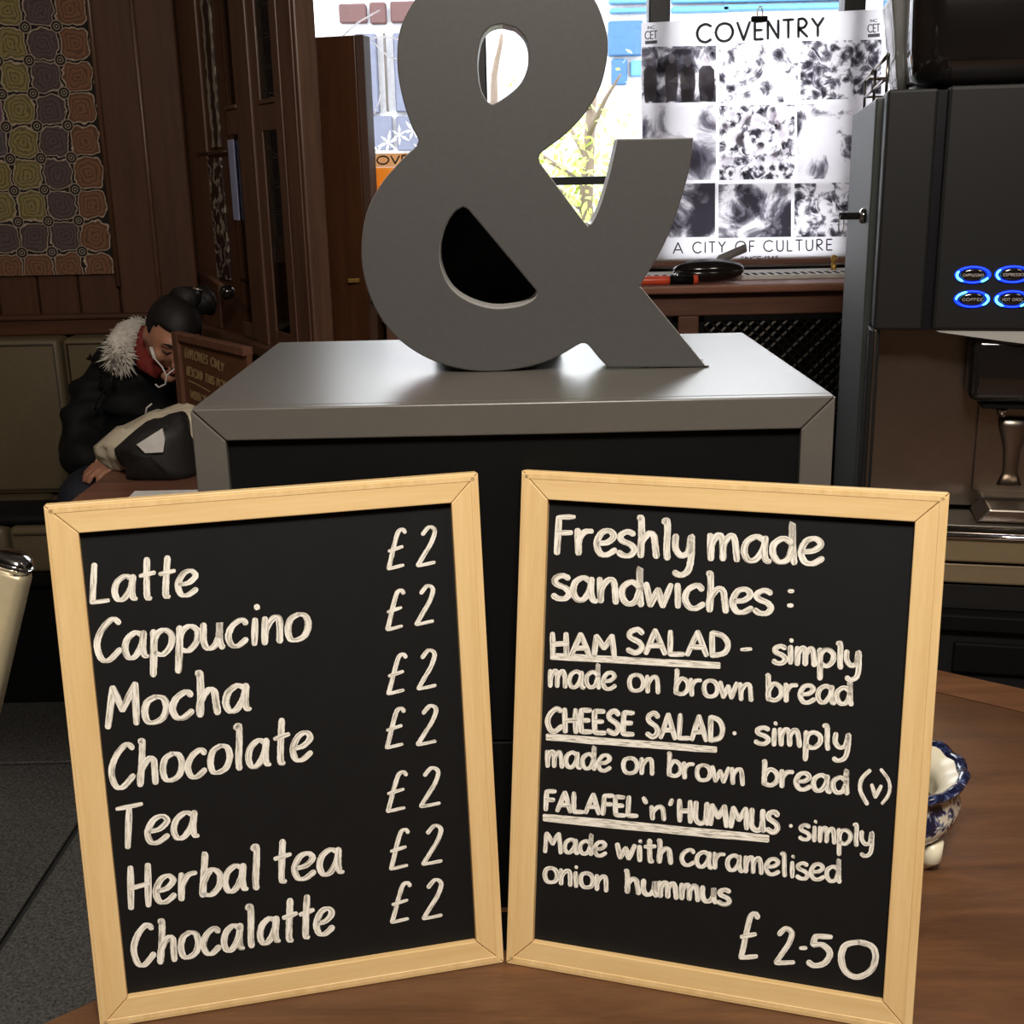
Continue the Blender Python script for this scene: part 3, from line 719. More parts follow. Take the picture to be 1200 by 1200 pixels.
# ---------------------------------------------------------------- china bowl
bc = Vector((.3635, 1.112, TZ))
bowl = thing('china_bowl', 'blue and white patterned china bowl behind the right chalkboard', 'bowl', bc)
def scal(a, r, z): 
    k = max(0, (z-.05)/.04); q = 1.0; return r*q*(1+.012*k*math.cos(16*a)), z*1.08+.0015*k*math.cos(16*a)
MB().lathe(bc, [(.001, .014), (.045, .014), (.062, .022), (.078, .04), (.082, .056), (.076, .070), (.080, .079), (.0812, .0815)], 72, scal, caps=False).build('body', M['chinablue'], bowl, True)
MB().lathe(bc, [(.0795, .0775), (.086, .081), (.0875, .085), (.083, .088), (.0775, .0865), (.0765, .083)], 72, scal, caps=False).build('rim', M['rim'], bowl, True)
MB().lathe(bc, [(.0765, .0835), (.071, .081), (.062, .0745), (.059, .070), (.0585, .064), (.0585, .045), (.052, .030), (.03, .022), (.001, .0205)], 72, scal, caps=False).build('inside_glaze', M['china'], bowl, True)
MB().lathe(bc, [(.001, .035), (.054, .035), (.0575, .050), (.057, .054), (.03, .057), (.001, .058)], 30).build('bowl_fill', M['bowl_fill'], bowl, True)  # dark olive mass filling the bowl below its inner ledge
for k in range(4):
    a = math.pi/4*(2*k)-.9; c = bc+Vector((math.cos(a), math.sin(a), 0))*.052
    MB().tube([c+Vector((math.cos(a)*.014, math.sin(a)*.014, .032)), c+Vector((math.cos(a)*.016, math.sin(a)*.016, .016)), c+Vector((math.cos(a)*.005, math.sin(a)*.005, .0045))], [.012, .010, .0075], 12).build('foot', M['china'], bowl, True)

# ---------------------------------------------------------------- coffee machine
ma = math.radians(-12.5); mo = Vector((.515, 1.72, 0))
mm = Matrix.Rotation(ma, 4, 'Z'); mm.translation = mo+Vector((0, 0, .80))
mach = thing('coffee_machine', 'tall charcoal automatic coffee machine with blue-lit buttons and steel dispensing bay', 'coffee machine', None, mm)
mx_, my_ = mm.to_3x3() @ X, mm.to_3x3() @ Y
def L(x_, y_, z_): return Vector((mo.x, mo.y, 0))+mx_*x_+my_*y_+Z*z_
def lbox(x0, x1, y0, y1, z0, z1, bv=0, seg=2, mb=None):
    b = mb or MB(); b.obox(L((x0+x1)/2, (y0+y1)/2, (z0+z1)/2), (mx_, my_, Z), ((x1-x0)/2, (y1-y0)/2, (z1-z0)/2), bv, seg); return b
def onface(px, py, yy):   # local x,z of a pixel on plane local y = yy
    p = atp(px, py, L(0, yy, 1), my_); q = p-Vector((mo.x, mo.y, 0)); return q.dot(mx_), p.z
MWD = .47
lbox(.002, MWD, .06, .62, .80, 1.508, .004).build('body', M['mach'], mach)
lbox(-.012, .002, .035, .64, .80, 1.505, .003).build('side_door', M['machside'], mach)
lbox(-.002, .063, -.03, .06, 1.196, 1.512, .004).build('front_panel', M['mach'], mach)
lbox(.063, .0745, -.024, .06, 1.196, 1.510, 0).build('panel_strip', M['machline'], mach)
lbox(.0745, MWD, -.034, .06, 1.196, 1.514, .005).build('front_panel', M['mach'], mach)
# dispensing bay
lbox(.006, MWD, .045, .0605, .93, 1.196).build('bay_back', M['steel'], mach)
lbox(-.006, .008, -.02, .06, .80, 1.196, .002).build('bay_side', M['mach'], mach)
lbox(.0, .0035, -.026, -.02, .86, 1.196, .001).build('edge_strip', M['steel'], mach)
# chrome lip under the front panel: curved blade
lp = []
for i in range(15):
    t = i/14; lp.append((.085+t*(MWD-.085), 1.196-.032*math.sin(math.pi*min(1, t*.55+.02))))
b = MB(); b.prism([L(x_, -.030, z_) for x_, z_ in [(.08, 1.196)]+lp+[(MWD, 1.196)]], my_*.05); b.build('chrome_lip', M['chromelite'], mach)
x0, _ = onface(1138, 420, -.01)
b = lbox(x0, MWD-.05, -.02, .044, 1.095, 1.185, .012, 3); b.build('spout_housing', M['gloss'], mach, True)
x1, _ = onface(1150, 480, 0); x2, _ = onface(1195, 480, 0)
lbox(x1, MWD-.08, -.005, .044, 1.084, 1.094, .001).build('spout_base', M['black'], mach)
for q in (.03, .075, .12):
    MB().tube([L(x1+q, .015, 1.084), L(x1+q, .015, 1.070)], [.008, .006], 12).build('spout', M['chrome'], mach, True)
b = lbox(x1+.002, x1+.10, .036, .0449, .955, 1.083, .001); b.build('splash_plate', M['steel'], mach)
b = MB(); b.lathe(L(x1+.052, .034, .965), [(.017, 0), (.010, .02), (.012, .055), (.021, .085), (.022, .10)], 16, axis=(mx_, my_*.25, Z)); b.build('splash_rib', M['steel'], mach, True)
x3, _ = onface(1132, 600, -.02)
b = MB(); b.prism([L(x3+.012, .044, .925), L(MWD-.02, .044, .925), L(MWD-.02, .044, .945), L(x3+.03, .044, .945)], my_*-.075); b.build('cup_stand', M['steel'], mach, bevel=.003)
lbox(.008, MWD, -.045, .045, .912, .925, .002).build('tray_floor', M['steeldark'], mach)
MB().tube([L(.0, -.066, .914), L(MWD, -.066, .914)], .0055, 10).build('tray_rim', M['chrome'], mach, True)
lbox(.0, MWD, -.066, .045, .876, .911, .003).build('drip_tray', M['trayband'], mach)
lbox(.004, MWD, -.058, .045, .842, .872, .003).build('base_band', M['trayband'], mach)
lbox(.0, MWD, -.05, .06, .800, .838, .002).build('plinth', M['mach'], mach)
# buttons 
Fy = -.034
def button(px, py, hot):
    cx, cz = onface(px, py, Fy); a_, b_ = .0235, .0118
    o = MB(); o.lathe(L(cx, Fy+.0008, cz), [(1.0, 0), (.98, .003), (.8, .0035), (.78, .001)], 40, axis=(mx_*a_, Z*b_, -my_)); ring = o.build('button', M['blue'], mach, True)
    o = MB(); o.lathe(L(cx, Fy+.001, cz), [(.78, 0), (.76, .0028), (.5, .004), (.01, .0045)], 32, axis=(mx_*a_, Z*b_, -my_)); o.build('button_cap', M['gloss'], ring, True)
    o = MB()
    for a0, a1 in hot:
        pts = []
        for k in range(9):
            t = math.radians(a0+(a1-a0)*k/8); pts.append(L(cx+a_*.88*math.cos(t), Fy-.003, cz+b_*.88*math.sin(t)))
        o.tube(pts, [.0006]+[.0017]*7+[.0006], 6)
    o.build('glow_arc', M['blueb'], ring, True)
    o = MB(); wd = .013
    def tf(x_, y_, lay=0): return L(cx+x_, Fy-.0047, cz-y_)
    write(o, hot_text.pop(0), -wd, .0018, wd, .0018, .0022, .0007, tf, contrast=0, slant=0)
    o.build('button_text', M['label'], ring)
hot_text = ['CAPPUCCINO'.replace('CC', 'CC'), 'ESPRESSO', 'COFFEE', 'HOT CHOC']
G['G'] = (84, '76,142 52,160 18,125 2,70 18,12 46,0 80,30 80,76 * 50,76')
button(1140, 322, [(150, 235), (-60, -20)]); button(1187, 321.5, [(140, 220)])
button(1139, 350.5, [(110, 185), (-50, 40)]); button(1186, 350.5, [(150, 240), (-60, -25)])
# lock, key and ring on the side
kp = L(-.012, .11, 1.345)
MB().lathe(kp, [(.011, 0), (.011, .006), (.008, .009), (.001, .009)], 20, axis=(my_, Z, -mx_)).build('lock', M['chrome'], mach, True)
ky = MB(); ky.obox(kp-mx_*.022, (mx_, my_, Z), (.016, .0015, .005), .001, 1); ky.build('key', M['black'], mach)
kr_ = MB(); kr_.tube([kp-mx_*.034+Vector((0, 0, -.012))+(mx_*.5*math.cos(t)+my_*.87*math.cos(t))*.008+Z*math.sin(t)*.014 for t in [k*math.pi/8 for k in range(17)]], .0009, 6); kr_.build('key_ring', M['steel'], mach, True)
# gallery rail and hopper on the top
r_ = MB()
def gal(x0, y0, x1, y1, h=.055):
    r_.tube([L(x0, y0, 1.508), L(x0, y0, 1.508+h)], .0025, 8); r_.tube([L(x1, y1, 1.508), L(x1, y1, 1.508+h)], .0025, 8)
    r_.tube([L(x0, y0, 1.508+h), L(x1, y1, 1.508+h)], .003, 8); r_.tube([L(x0, y0, 1.508+h*.45), L(x1, y1, 1.508+h*.45)], .0022, 8)
gal(.004, .075, .004, .33); gal(.004, .33, .004, .58); gal(.004, .58, .40, .58)
r_.build('gallery_rail', M['steel'], mach, True)
hop = thing('bean_hopper', 'glossy dark rounded bean hopper with smoky clear left end, on top of coffee machine', 'container', L(.26, .2, 1.512))
def rr(a, b, rad, n=6):
    pts = []
    for (cx, cy, a0) in ((a-rad, b-rad, 0), (-a+rad, b-rad, 90), (-a+rad, -b+rad, 180), (a-rad, -b+rad, 270)):
        for k in range(n+1): t = math.radians(a0+90*k/n); pts.append((cx+rad*math.cos(t), cy+rad*math.sin(t)))
    return pts
def stack(mb, c, secs):
    rings = [[mb.bm.verts.new(L(c[0]+px, c[1]+py, z)) for px, py in rr(a, b, rd)] for (z, a, b, rd) in secs]; n = len(rings[0])
    for A, B in zip(rings, rings[1:]):
        for k in range(n): mb.bm.faces.new((A[k], A[(k+1) % n], B[(k+1) % n], B[k]))
    mb.bm.faces.new(rings[0][::-1]); mb.bm.faces.new(rings[-1]); return mb
stack(MB(), (.236, .13), [(1.514, .17, .10, .05), (1.518, .19, .118, .05), (1.526, .202, .128, .05), (1.56, .208, .133, .045), (1.72, .215, .138, .045), (1.725, .21, .134, .045)]).build('body', M['gloss'], hop, True)
stack(MB(), (.236, .13), [(1.726, .218, .14, .045), (1.74, .22, .142, .045), (1.746, .21, .135, .045)]).build('lid', M['gloss'], hop, True)
stack(MB(), (.031, .19), [(1.5085, .006, .06, .005), (1.54, .012, .075, .01), (1.60, .02, .085, .015), (1.64, .026, .09, .02), (1.68, .026, .09, .02)]).build('clear_end', M['clear'], hop, True)
# counter below the machine
cm = Matrix.Rotation(ma, 4, 'Z'); cm.translation = mo
cn = thing('counter_cabinet', 'dark counter cabinet with recessed black drawer pull under the coffee machine', 'cabinet', None, cm)
lbox(-.0, .75, -.06, .62, .0, .772, .003).build('body', M['mach'], cn)
lbox(-.01, .76, -.075, .63, .775, .7995, .003).build('worktop', M['black'], cn)
xa, za = onface(1118, 752, -.066); xb, zb = onface(1200, 792, -.066)
lbox(xa, .6, -.070, -.06, zb, za, .003).build('drawer_pull', M['black'], cn)
# grey box on cabinet side behind rail
# ---------------------------------------------------------------- poster and its clip
PY = 3.592
def pq(px, py, off=0): p = aty(px, py, PY-off); return p
pst = thing('city_poster', 'large black and white Coventry poster of nine photographs hung in the window', 'poster', (.72, PY, 1.15))
b = MB(); c4 = [pq(751, 27), pq(1035, 12), pq(1020, 300), pq(757, 306)]
c4 = [Vector((.385, PY, c4[0].z)), Vector((1.053, PY, c4[1].z+.004)), Vector((1.053, PY, 1.160)), Vector((.387, PY, 1.160))]
b.prism([p for p in c4], (0, .001, 0)); b.build('sheet', M['poster'], pst)
cells = [(752, 55, 839, 121), (843, 51, 935, 121), (938, 48, 1033, 117),
         (753, 124, 839, 212), (843, 124, 931, 211), (934, 122, 1030, 210),
         (756, 216, 838, 279), (842, 216, 927, 279), (931, 215, 1024, 278)]
cfg = [(.56, .80, 22), (.46, .66, 30), (.54, .74, 34), (.52, .74, 9), (.54, .70, 40), (.50, .68, 12), (.56, .76, 9), (.56, .80, 12), (.54, .72, 30)]
for i, (cc, cf) in enumerate(zip(cells, cfg)):
    b = MB(); b.quad(pq(cc[0], cc[1], .0012), pq(cc[2], cc[1]-1.5, .0012), pq(cc[2], cc[3]-1.5, .0012), pq(cc[0], cc[3], .0012)); b.build('photograph', photo_mat(i, *cf), pst)
fg = MB()   # suited figures of the first photograph
for (cx, top, wd) in ((762, 66, 8), (787, 62, 7.5), (806, 67, 9), (828, 65, 9.5)):
    pts = [(-wd*.8, 119), (-wd, 100), (-wd*.95, top+17), (-wd*.5, top+12), (wd*.5, top+12), (wd*.95, top+17), (wd, 100), (wd*.75, 119)]
    fg.bm.faces.new([fg.bm.verts.new(pq(cx+q[0], q[1], .0018)) for q in pts])
fg.build('printed_figures', M['inkgrey'], pst, kind='stuff')
hd = MB()
for (cx, top) in ((762, 66), (787, 64), (806, 68), (828, 66)):
    hd.prism([pq(cx+4*math.cos(t), top+5+6*math.sin(t), .0022) for t in [k*math.pi/4 for k in range(8)]], (0, -.0002, 0))
hd.prism([pq(784, 96, .0024), pq(800, 85, .0024), pq(808, 100, .0024)], (0, -.0002, 0)); hd.build('printed_faces', M['poster'], pst, kind='stuff')
b = MB()   # audience faces of the middle photograph
for k in range(26):
    cx, cy = random.uniform(848, 927), random.uniform(132, 190); rx = random.uniform(2.5, 6)
    b.prism([pq(cx+rx*math.cos(t), cy+rx*.9*math.sin(t), .0016+.00002*k) for t in [q*math.pi/4 for q in range(8)]], (0, -.0001, 0))
b.build('printed_faces', M['poster'], pst, kind='stuff')
def pw(text, x0, y0, x1, y1, h, wd, mat='ink', **k):
    b = MB(); write(b, text, x0, y0, x1, y1, h/1.6, wd, lambda a, c, lay=0: pq(a, c, .0026), contrast=0, slant=0, jit=0, **k); b.build('printed_word', M[mat], pst)
G['O'] = (150, '75,160 25,140 0,80 25,20 75,0 125,20 150,80 125,140 75,160'); G['C'] = (125, '122,140 75,160 22,138 0,80 22,22 75,0 122,22'); G['N'] = (100, '4,0 4,160 * 96,0 * 96,160'); G['E'] = (75, '75,160 4,160 * 4,0 * 75,0 / 4,82 66,82')
G['R'] = (85, '4,0 4,160 * 50,160 76,122 50,84 4,84 * 82,0'); G['T'] = (90, '45,160 45,0 / 0,160 90,160'); G['V'] = (110, '0,160 55,0 * 110,160'); G['Y'] = (100, '0,160 50,85 * 100,160 / 50,85 50,0'); G['U'] = (92, '4,160 4,50 20,8 46,0 72,8 88,50 88,160'); G['A'] = (106, '0,0 53,160 * 106,0 / 22,52 84,52'); G['S'] = (80, '74,140 42,160 8,138 14,98 66,64 74,24 40,0 2,22'); G['F'] = (72, '4,0 4,160 * 72,160 / 4,82 62,82'); G['L'] = (68, '4,160 4,0 * 68,0')
pw('COVENTRY', 817, 50, 965, 42, 21, 3.2, gap=.4)
for t, a, b_2 in (('A', 789, 800), ('CITY', 812, 850), ('OF', 862, 884), ('CULTURE', 895, 975)):
    pw(t, a, 297-(a-789)*.022, b_2, 297-(b_2-789)*.022, 12.5, 1.6, gap=.5)
pw('SINCE 1345', 868, 306, 912, 305, 5, 1.1, 'inkgrey')
for (x0, y0) in ((756, 46), (1017, 38)):
    pw('CET', x0, y0, x0+14, y0-1, 9, 1.3, 'inkgrey'); pw('INC', x0+3, y0-12, x0+11, y0-12.5, 3, .7, 'inkgrey'); b = MB(); b.quad(pq(x0, y0+2, .002), pq(x0+14, y0+1, .002), pq(x0+14, y0+5, .002), pq(x0, y0+6, .002)); b.build('printed_bar', M['inkgrey'], pst)
cp = aty(890, 22, PY-.004)
clip = thing('bulldog_clip', 'small black bulldog clip with wire loop gripping the poster top', 'clip', cp)
MB().box(cp.x-.022, cp.x+.022, PY-.010, PY+.008, cp.z-.008, cp.z+.007, .003).build('jaw', M['black'], clip)
MB().tube([cp+Vector((.008*math.cos(t)*(1 if math.sin(t) < .3 else .7), -.004, .016+.016*math.sin(t))) for t in [k*math.pi/8 for k in range(17)]], .0016, 6).build('wire_loop', M['brass'], clip, True)
# bead under the poster
tag(MB().box(.40, 1.1, 3.575, 3.59, 1.143, 1.158, .002).build('wooden_batten', M['cab_wood']), 'thin wooden batten holding the foot of the Coventry poster', 'batten')
# orange sign in the left pane
OY = 3.65
def oq(px, py, o=0): return aty(px, py, OY-o)
osn = thing('orange_poster', 'orange poster with dark capitals behind the left edge of the ampersand', 'poster', oq(480, 240))
b = MB(); b.prism([oq(405, 181), oq(545, 178), oq(545, 196), oq(405, 196)], (0, .001, 0)); b.build('heading_band', M['sign_orange'], osn)
b = MB(); b.prism([oq(405, 196.2), oq(545, 196.2), oq(545, 300), oq(405, 300)], (0, .001, 0)); b.build('sheet', M['sign_yellow'], osn)
b = MB(); write(b, 'COVENTRY', 428, 193, 522, 190, 5.8, 1.9, lambda a, c, lay=0: oq(a, c, .001), contrast=0, slant=0, jit=0, gap=.3); b.build('printed_word', M['ink'], osn)

# ---------------------------------------------------------------- things on the sill
sc = thing('spectacle_case', 'glossy black oval spectacle case lying on the window sill', 'case', (.48, 3.36, SZ))
p = atz(830, 322, SZ); L0 = aty(788, 314, 3.33); L1 = aty(872, 312, 3.33); cx = (L0.x+L1.x)/2; hw = (L1.x-L0.x)/2
for z_, nm, sg in ((SZ+.0318, 'upper_shell', 1), (SZ+.0308, 'lower_shell', -1)):
    def fn(v, sg=sg): return Vector((v.x, v.y, v.z if v.z*sg > 0 else 0))
    MB().ell((cx, 3.325, z_), (hw, .034, .0305), None, 28, 14, fn).build(nm, M['gloss'], sc, True)
MB().ell((L0.x+.008, 3.30, SZ+.02), (.008, .006, .009), None, 12, 8).build('clasp', M['chrome'], sc, True)
p0 = aty(752, 329, 3.27); p1 = aty(818, 326, 3.27)
pen = thing('marker_pen', 'orange-red marker pen with black cap on the sill before spectacle case', 'pen', (p0.x, 3.27, SZ))
d = Vector((1, .04, 0)).normalized(); st = Vector((p0.x, 3.272, SZ+.0125)); Lp = p1.x-p0.x
MB().tube([st-d*.03, st-d*.012], [.006, .007], 14).build('pen_tip', M['paperw'], pen, True)
MB().tube([st-d*.012, st, st+d*Lp*.45, st+d*Lp*.5], [.008, .012, .012, .011], 16).build('barrel', M['orange'], pen, True)
MB().tube([st+d*Lp*.5, st+d*Lp*.92], [.012, .012], 16).build('cap', M['black'], pen, True)
MB().tube([st+d*Lp*.92, st+d*Lp], [.0123, .0121], 16).build('cap_end', M['orange'], pen, True)
a = aty(845, 303, 3.41); b2 = aty(873, 291, 3.43)
tag(MB().tube([Vector((a.x-.03, 3.405, SZ+.0125)), a, b2], .0115, 14).build('grey_tube', M['greyroll'], None, True), 'dull grey tube lying tilted behind the spectacle case', 'tube')
lp0 = aty(977, 312, 3.5)
MBl = MB(); MBl.tube([lp0+Vector((0, 0, -.03)), lp0+Vector((0, 0, .02))], [.009, .007], 10); MBl.ell(lp0+Vector((0, 0, .022)), (.010, .010, .010), None, 12, 8); MBl.box(lp0.x-.02, lp0.x+.02, 3.49, 3.51, SZ+.0122, lp0.z-.028, .002)
tag(MBl.build('brass_latch', M['brass'], None, True), 'brass window stay at the right end of the sill', 'latch')

# ---------------------------------------------------------------- open door
dl, dr = -.60, -.372; dy0, dy1 = 3.36, 3.285
door = sempty('door_1', (dl, dy0, 0))
b = MB(); b.prism([(dl, dy0, 0), (dr, dy1, 0), (dr+.012, dy1+.045, 0), (dl+.012, dy0+.045, 0)], (0, 0, 1.757)); b.build('door_leaf', M['door_wood'], door, bevel=.003)
b = MB(); b.prism([(dr+.001, dy1-.004, .0), (dr+.022, dy1-.006, .0), (dr+.034, dy1+.045, .0), (dr+.013, dy1+.047, .0)], (0, 0, 1.757)); b.build('edge_lipping', M['brown_v'], door, bevel=.002)
q = aty(412, 329, 3.29); b = MB(); b.box(q.x-.01, q.x+.022, 3.285, 3.30, q.z-.006, q.z+.006, .002); b.build('latch', M['brass'], door)

# ---------------------------------------------------------------- glazed screen (diagonal)
A0 = Vector((-.9, 3.6, 0)); Bd = Vector((.497, -.868, 0)).normalized(); N = Vector((-Bd.y, Bd.x, 0))   # N points into the nook/camera right
if N.dot(Vector((-1, -1, 0))) < 0: N = -N     # towards the camera side
scr = sempty('wall_screen', (A0.x, A0.y, 0))
def sp(px, py): 
    p = atp(px, py, A0, N); return (p-A0).dot(Bd), p.z
def sbox(nm, s0, s1, z0, z1, t0, t1, mat, bv=.004, label=None):
    b = MB(); c = A0+Bd*(s0+s1)/2+N*(t0+t1)/2+Z*(z0+z1)/2; b.obox(c, (Bd, N, Z), ((s1-s0)/2, abs(t1-t0)/2, (z1-z0)/2), bv, 2); return b.build(nm, M[mat], scr, label=label)
ZS = 1.0
sbox('lower_panel', .03, 1.0, 0, ZS-.02, -.02, .004, 'brown_v')
sbox('ledge', .0, 1.0, ZS-.02, ZS+.008, -.04, .03, 'frame_wood')
sbox('stile', .0, .135, ZS+.008, 2.7, -.02, .000, 'frame_wood', .002); sbox('stile', .136, .198, ZS+.008, 2.7, -.02, .002, 'frame_wood', .003)
sbox('stile', .482, .55, ZS+.008, 2.7, -.03, .004, 'frame_wood', .002); sbox('stile', .551, .612, ZS+.008, 2.7, -.03, .009, 'frame_wood', .003); sbox('stile', .613, .665, ZS+.008, 2.7, -.03, .004, 'frame_wood', .002)
sbox('post', .78, .838, 0, 2.74, -.05, .010, 'frame_wood', .003); sbox('post', .84, .955, 0, 2.74, -.032, .016, 'frame_wood')
sbox('post', .848, .856, 0, 2.74, .016, .021, 'frame_wood', .002); sbox('post', .936, .944, 0, 2.74, .016, .021, 'frame_wood', .002)
_, zr = sp(309, 137)
for (a, b_2) in ((.40, .49), (.665, .78)):
    sbox('rail', a, b_2, zr-.032, zr+.028, -.02, .004, 'frame_wood', .002); sbox('rail', a, b_2, ZS+.01, ZS+.05, -.02, .004, 'frame_wood', .002); sbox('rail', a, b_2, zr+.028, zr+.038, -.02, .008, 'frame_wood', .002)
    sbox('pane', a, b_2, ZS+.05, zr-.032, -.003, .0, 'glass', 0); sbox('pane', a, b_2, zr+.038, 2.7, -.003, .0, 'glass', 0)
sbox('backing_board', .198, .40, ZS+.008, 2.7, -.02, -.004, 'brown_v', 0)
def onscreen(nm, px0, py0, px1, py1, mat, label, t0=-.0035, t1=.001):
    s0, z1 = sp(px0, py0); s1, z0 = sp(px1, py1)
    b = MB(); c = A0+Bd*(s0+s1)/2+N*(t0+t1)/2+Z*(z0+z1)/2; b.obox(c, (Bd, N, Z), (abs(s1-s0)/2, (t1-t0)/2, abs(z1-z0)/2)); return b
t1_ = tag(onscreen('x', 229, -60, 259, 172, None, '').build('art_print', M['art1']), 'dark art print of slanting pale dotted lines, upper one on screen', 'picture')
t2_ = tag(onscreen('x', 236, 186, 270, 328, None, '').build('art_print', M['art2']), 'dark art print of tangled pale marks, lower one on screen', 'picture')
t3_ = tag(onscreen('x', 269, 164, 283, 258, None, '', .004, .006).build('notice_sheet', M['paperblue']), 'pale blue notice sheet on the wooden glazed screen', 'notice')
b = MB(); s0, zz = sp(234, 180); s1, _ = sp(268, 178); b.tube([A0+Bd*s0+N*.005+Z*zz, A0+Bd*s1+N*.005+Z*zz], .003, 6); tag(b.build('picture_strip', M['steel'], None, True), 'thin pale metal strip between the two art prints', 'strip')
# rod with black ball end
sA, zA = sp(241, 316); sB, zB = sp(288, 341)
rod = thing('ball_ended_rod', 'slanting brown rod with round black ball end below the art prints', 'handle', A0+Bd*sB+N*.05+Z*zB)
MB().tube([A0+Bd*sA+N*.02+Z*zA, A0+Bd*(sB-.02)+N*.045+Z*(zB+.008)], .007, 10).build('rod', M['frame_wood'], rod, True)
MB().ell(A0+Bd*sB+N*.05+Z*zB, (.020, .020, .020), None, 20, 12).build('ball', M['gloss'], rod, True)

# ---------------------------------------------------------------- tapestry
tp = MB(); cs = .0862; xr, zb_ = -1.131, 1.156; x0t, z1t = -2.45, 2.5
f_ = tp.quad((x0t, YW-.028, zb_), (xr, YW-.028, zb_), (xr, YW-.028, z1t), (x0t, YW-.028, z1t))
uvl = tp.bm.loops.layers.uv.new('UVMap')
for lo in f_.loops: lo[uvl].uv = ((xr-lo.vert.co.x)/cs, (lo.vert.co.z-zb_)/cs+.25)
tpo = tp.build('tapestry', M['tapestry'])
sd = tpo.modifiers.new('solid', 'SOLIDIFY'); sd.thickness = .004; sd.offset = 0
tag(tpo, 'patterned hanging of coloured ringed squares on the panelled wall', 'wall hanging')

# ---------------------------------------------------------------- bench
bench = thing('wall_bench', 'cream upholstered wall bench with piped back cushions, below the tapestry', 'bench', (-1.8, 3.35, 0))
jx = aty(80, 450, 3.5).x
def cushion(nm, x0, x1, y0, y1, z0, z1, vertical):
    MB().box(x0, x1, y0, y1, z0, z1, .018, 4).build(nm, M['cream'], bench, True)
    b = MB(); y_ = y0-.001; e_ = .016
    if vertical: pts = [(x0+e_, y_, z0+e_), (x0+e_, y_, z1-e_), (x1-e_, y_, z1-e_), (x1-e_, y_, z0+e_), (x0+e_, y_, z0+e_)]
    else: pts = [(x0+e_, y_, z1-.02), (x1-e_, y_, z1-.02)]
    b.tube(pts, .0035, 6, False); b.build('piping', M['creamdark'], bench, True)
xe = -.96
for a, b_2 in ((jx+.004, xe), (jx-.70, jx-.004), (jx-1.41, jx-.708)):
    cushion('back_cushion', a, b_2, 3.47, 3.575, .53, .985, True)
sx = atz(23, 620, .5).x
for a, b_2 in ((sx+.004, xe), (sx-.75, sx-.004), (-2.95, sx-.758)):
    cushion('seat_cushion', a, b_2, 3.12, 3.56, .40, .53, False)
MB().box(-2.95, xe, 3.17, 3.58, 0, .40, .005).build('bench_base', M['black'], bench)
MB().box(-2.95, xe, 3.13, 3.17, .36, .398, .004).build('bench_rail', M['black'], bench)

# ---------------------------------------------------------------- low table with bag and sign
ltab = thing('side_table', 'small brown wooden table under the carrier bag, left behind the display box', 'table', (-.62, 2.4, 0))
LZ = .86
MB().box(-.80, -.44, 2.07, 2.72, LZ-.03, LZ, .004).build('tabletop', M['cab_wood'], ltab)
for lx in (-.775, -.47):
    for ly in (2.11, 2.68): MB().box(lx-.02, lx+.02, ly-.02, ly+.02, 0, LZ-.03, .003).build('leg', M['cab_wood'], ltab)
MB().box(-.79, -.46, 2.08, 2.10, LZ-.2, LZ-.03, .002).build('apron', M['cab_wood'], ltab)
pA = atz(158, 576, LZ); pB = atz(226, 571, LZ)
ps = MB(); ps.prism([(pA.x, pA.y, LZ+.0005), (pB.x+.05, pA.y, LZ+.0005), (pB.x+.05, pA.y-.12, LZ+.0005), (pA.x+.005, pA.y-.12, LZ+.0005)], (0, 0, .0006))
tag(ps.build('paper_sheet', M['paperw']), 'white paper sheet on small table before the carrier bag', 'paper')
# employees only sign
sg0 = Vector((-.735, 2.69, LZ)); sg1 = Vector((-.515, 2.40, LZ)); sd_ = (sg1-sg0).normalized(); sn = Vector((-sd_.y, sd_.x, 0)); 
if sn.y > 0 or sn.dot(O-sg0) < 0: sn = -sn
if sn.dot(O-sg0) < 0: sn = -sn
esign = thing('wooden_notice', 'brown wooden Employees Only notice board standing in front of the seated person', 'sign', sg0)
def sgb(nm, s0, s1, z0, z1, t0, t1, mat):
    b = MB(); b.obox(sg0+sd_*(s0+s1)/2+Z*((z0+z1)/2)+sn*(t0+t1)/2, (sd_, sn, Z), ((s1-s0)/2, abs(t1-t0)/2, (z1-z0)/2), .002, 1); return b.build(nm, M[mat], esign)
ZT = 1.094-LZ
sgb('board', .02, .36, .03, ZT-.012, -.012, .0, 'sign_wood'); sgb('frame_stile', 0, .03, .0, ZT, -.014, .008, 'cab_wood'); sgb('frame_rail', .03, .36, ZT-.018, ZT, -.014, .008, 'cab_wood'); sgb('frame_rail', .0305, .36, .0, .02, -.014, .008, 'cab_wood')
def s3(a, c, lay=0): return atp(a, c, sg0+sn*.0015, sn)
for (t, x0, y0, x1, y1, h) in (('EMPLOYEES', 217, 418, 243, 427, 10), ('ONLY', 247, 428, 262, 436, 10), ('BEYOND', 219, 439, 237, 446, 10), ('THIS', 240, 447, 251, 451, 9), ('POINT', 254, 452, 270, 459, 9), ('VISITORS', 223, 466, 245, 475, 9)):
    b = MB(); write(b, t, x0, y0, x1, y1, h/1.6, 1.5, s3, contrast=0, slant=.03, jit=0, gap=.25); b.build('gold_word', M['gold'], esign)
b = MB(); ribbon(b, [(221, 446), (230, 450), (246, 459)], 1.6, 0, s3); b.build('gold_line', M['gold'], esign)
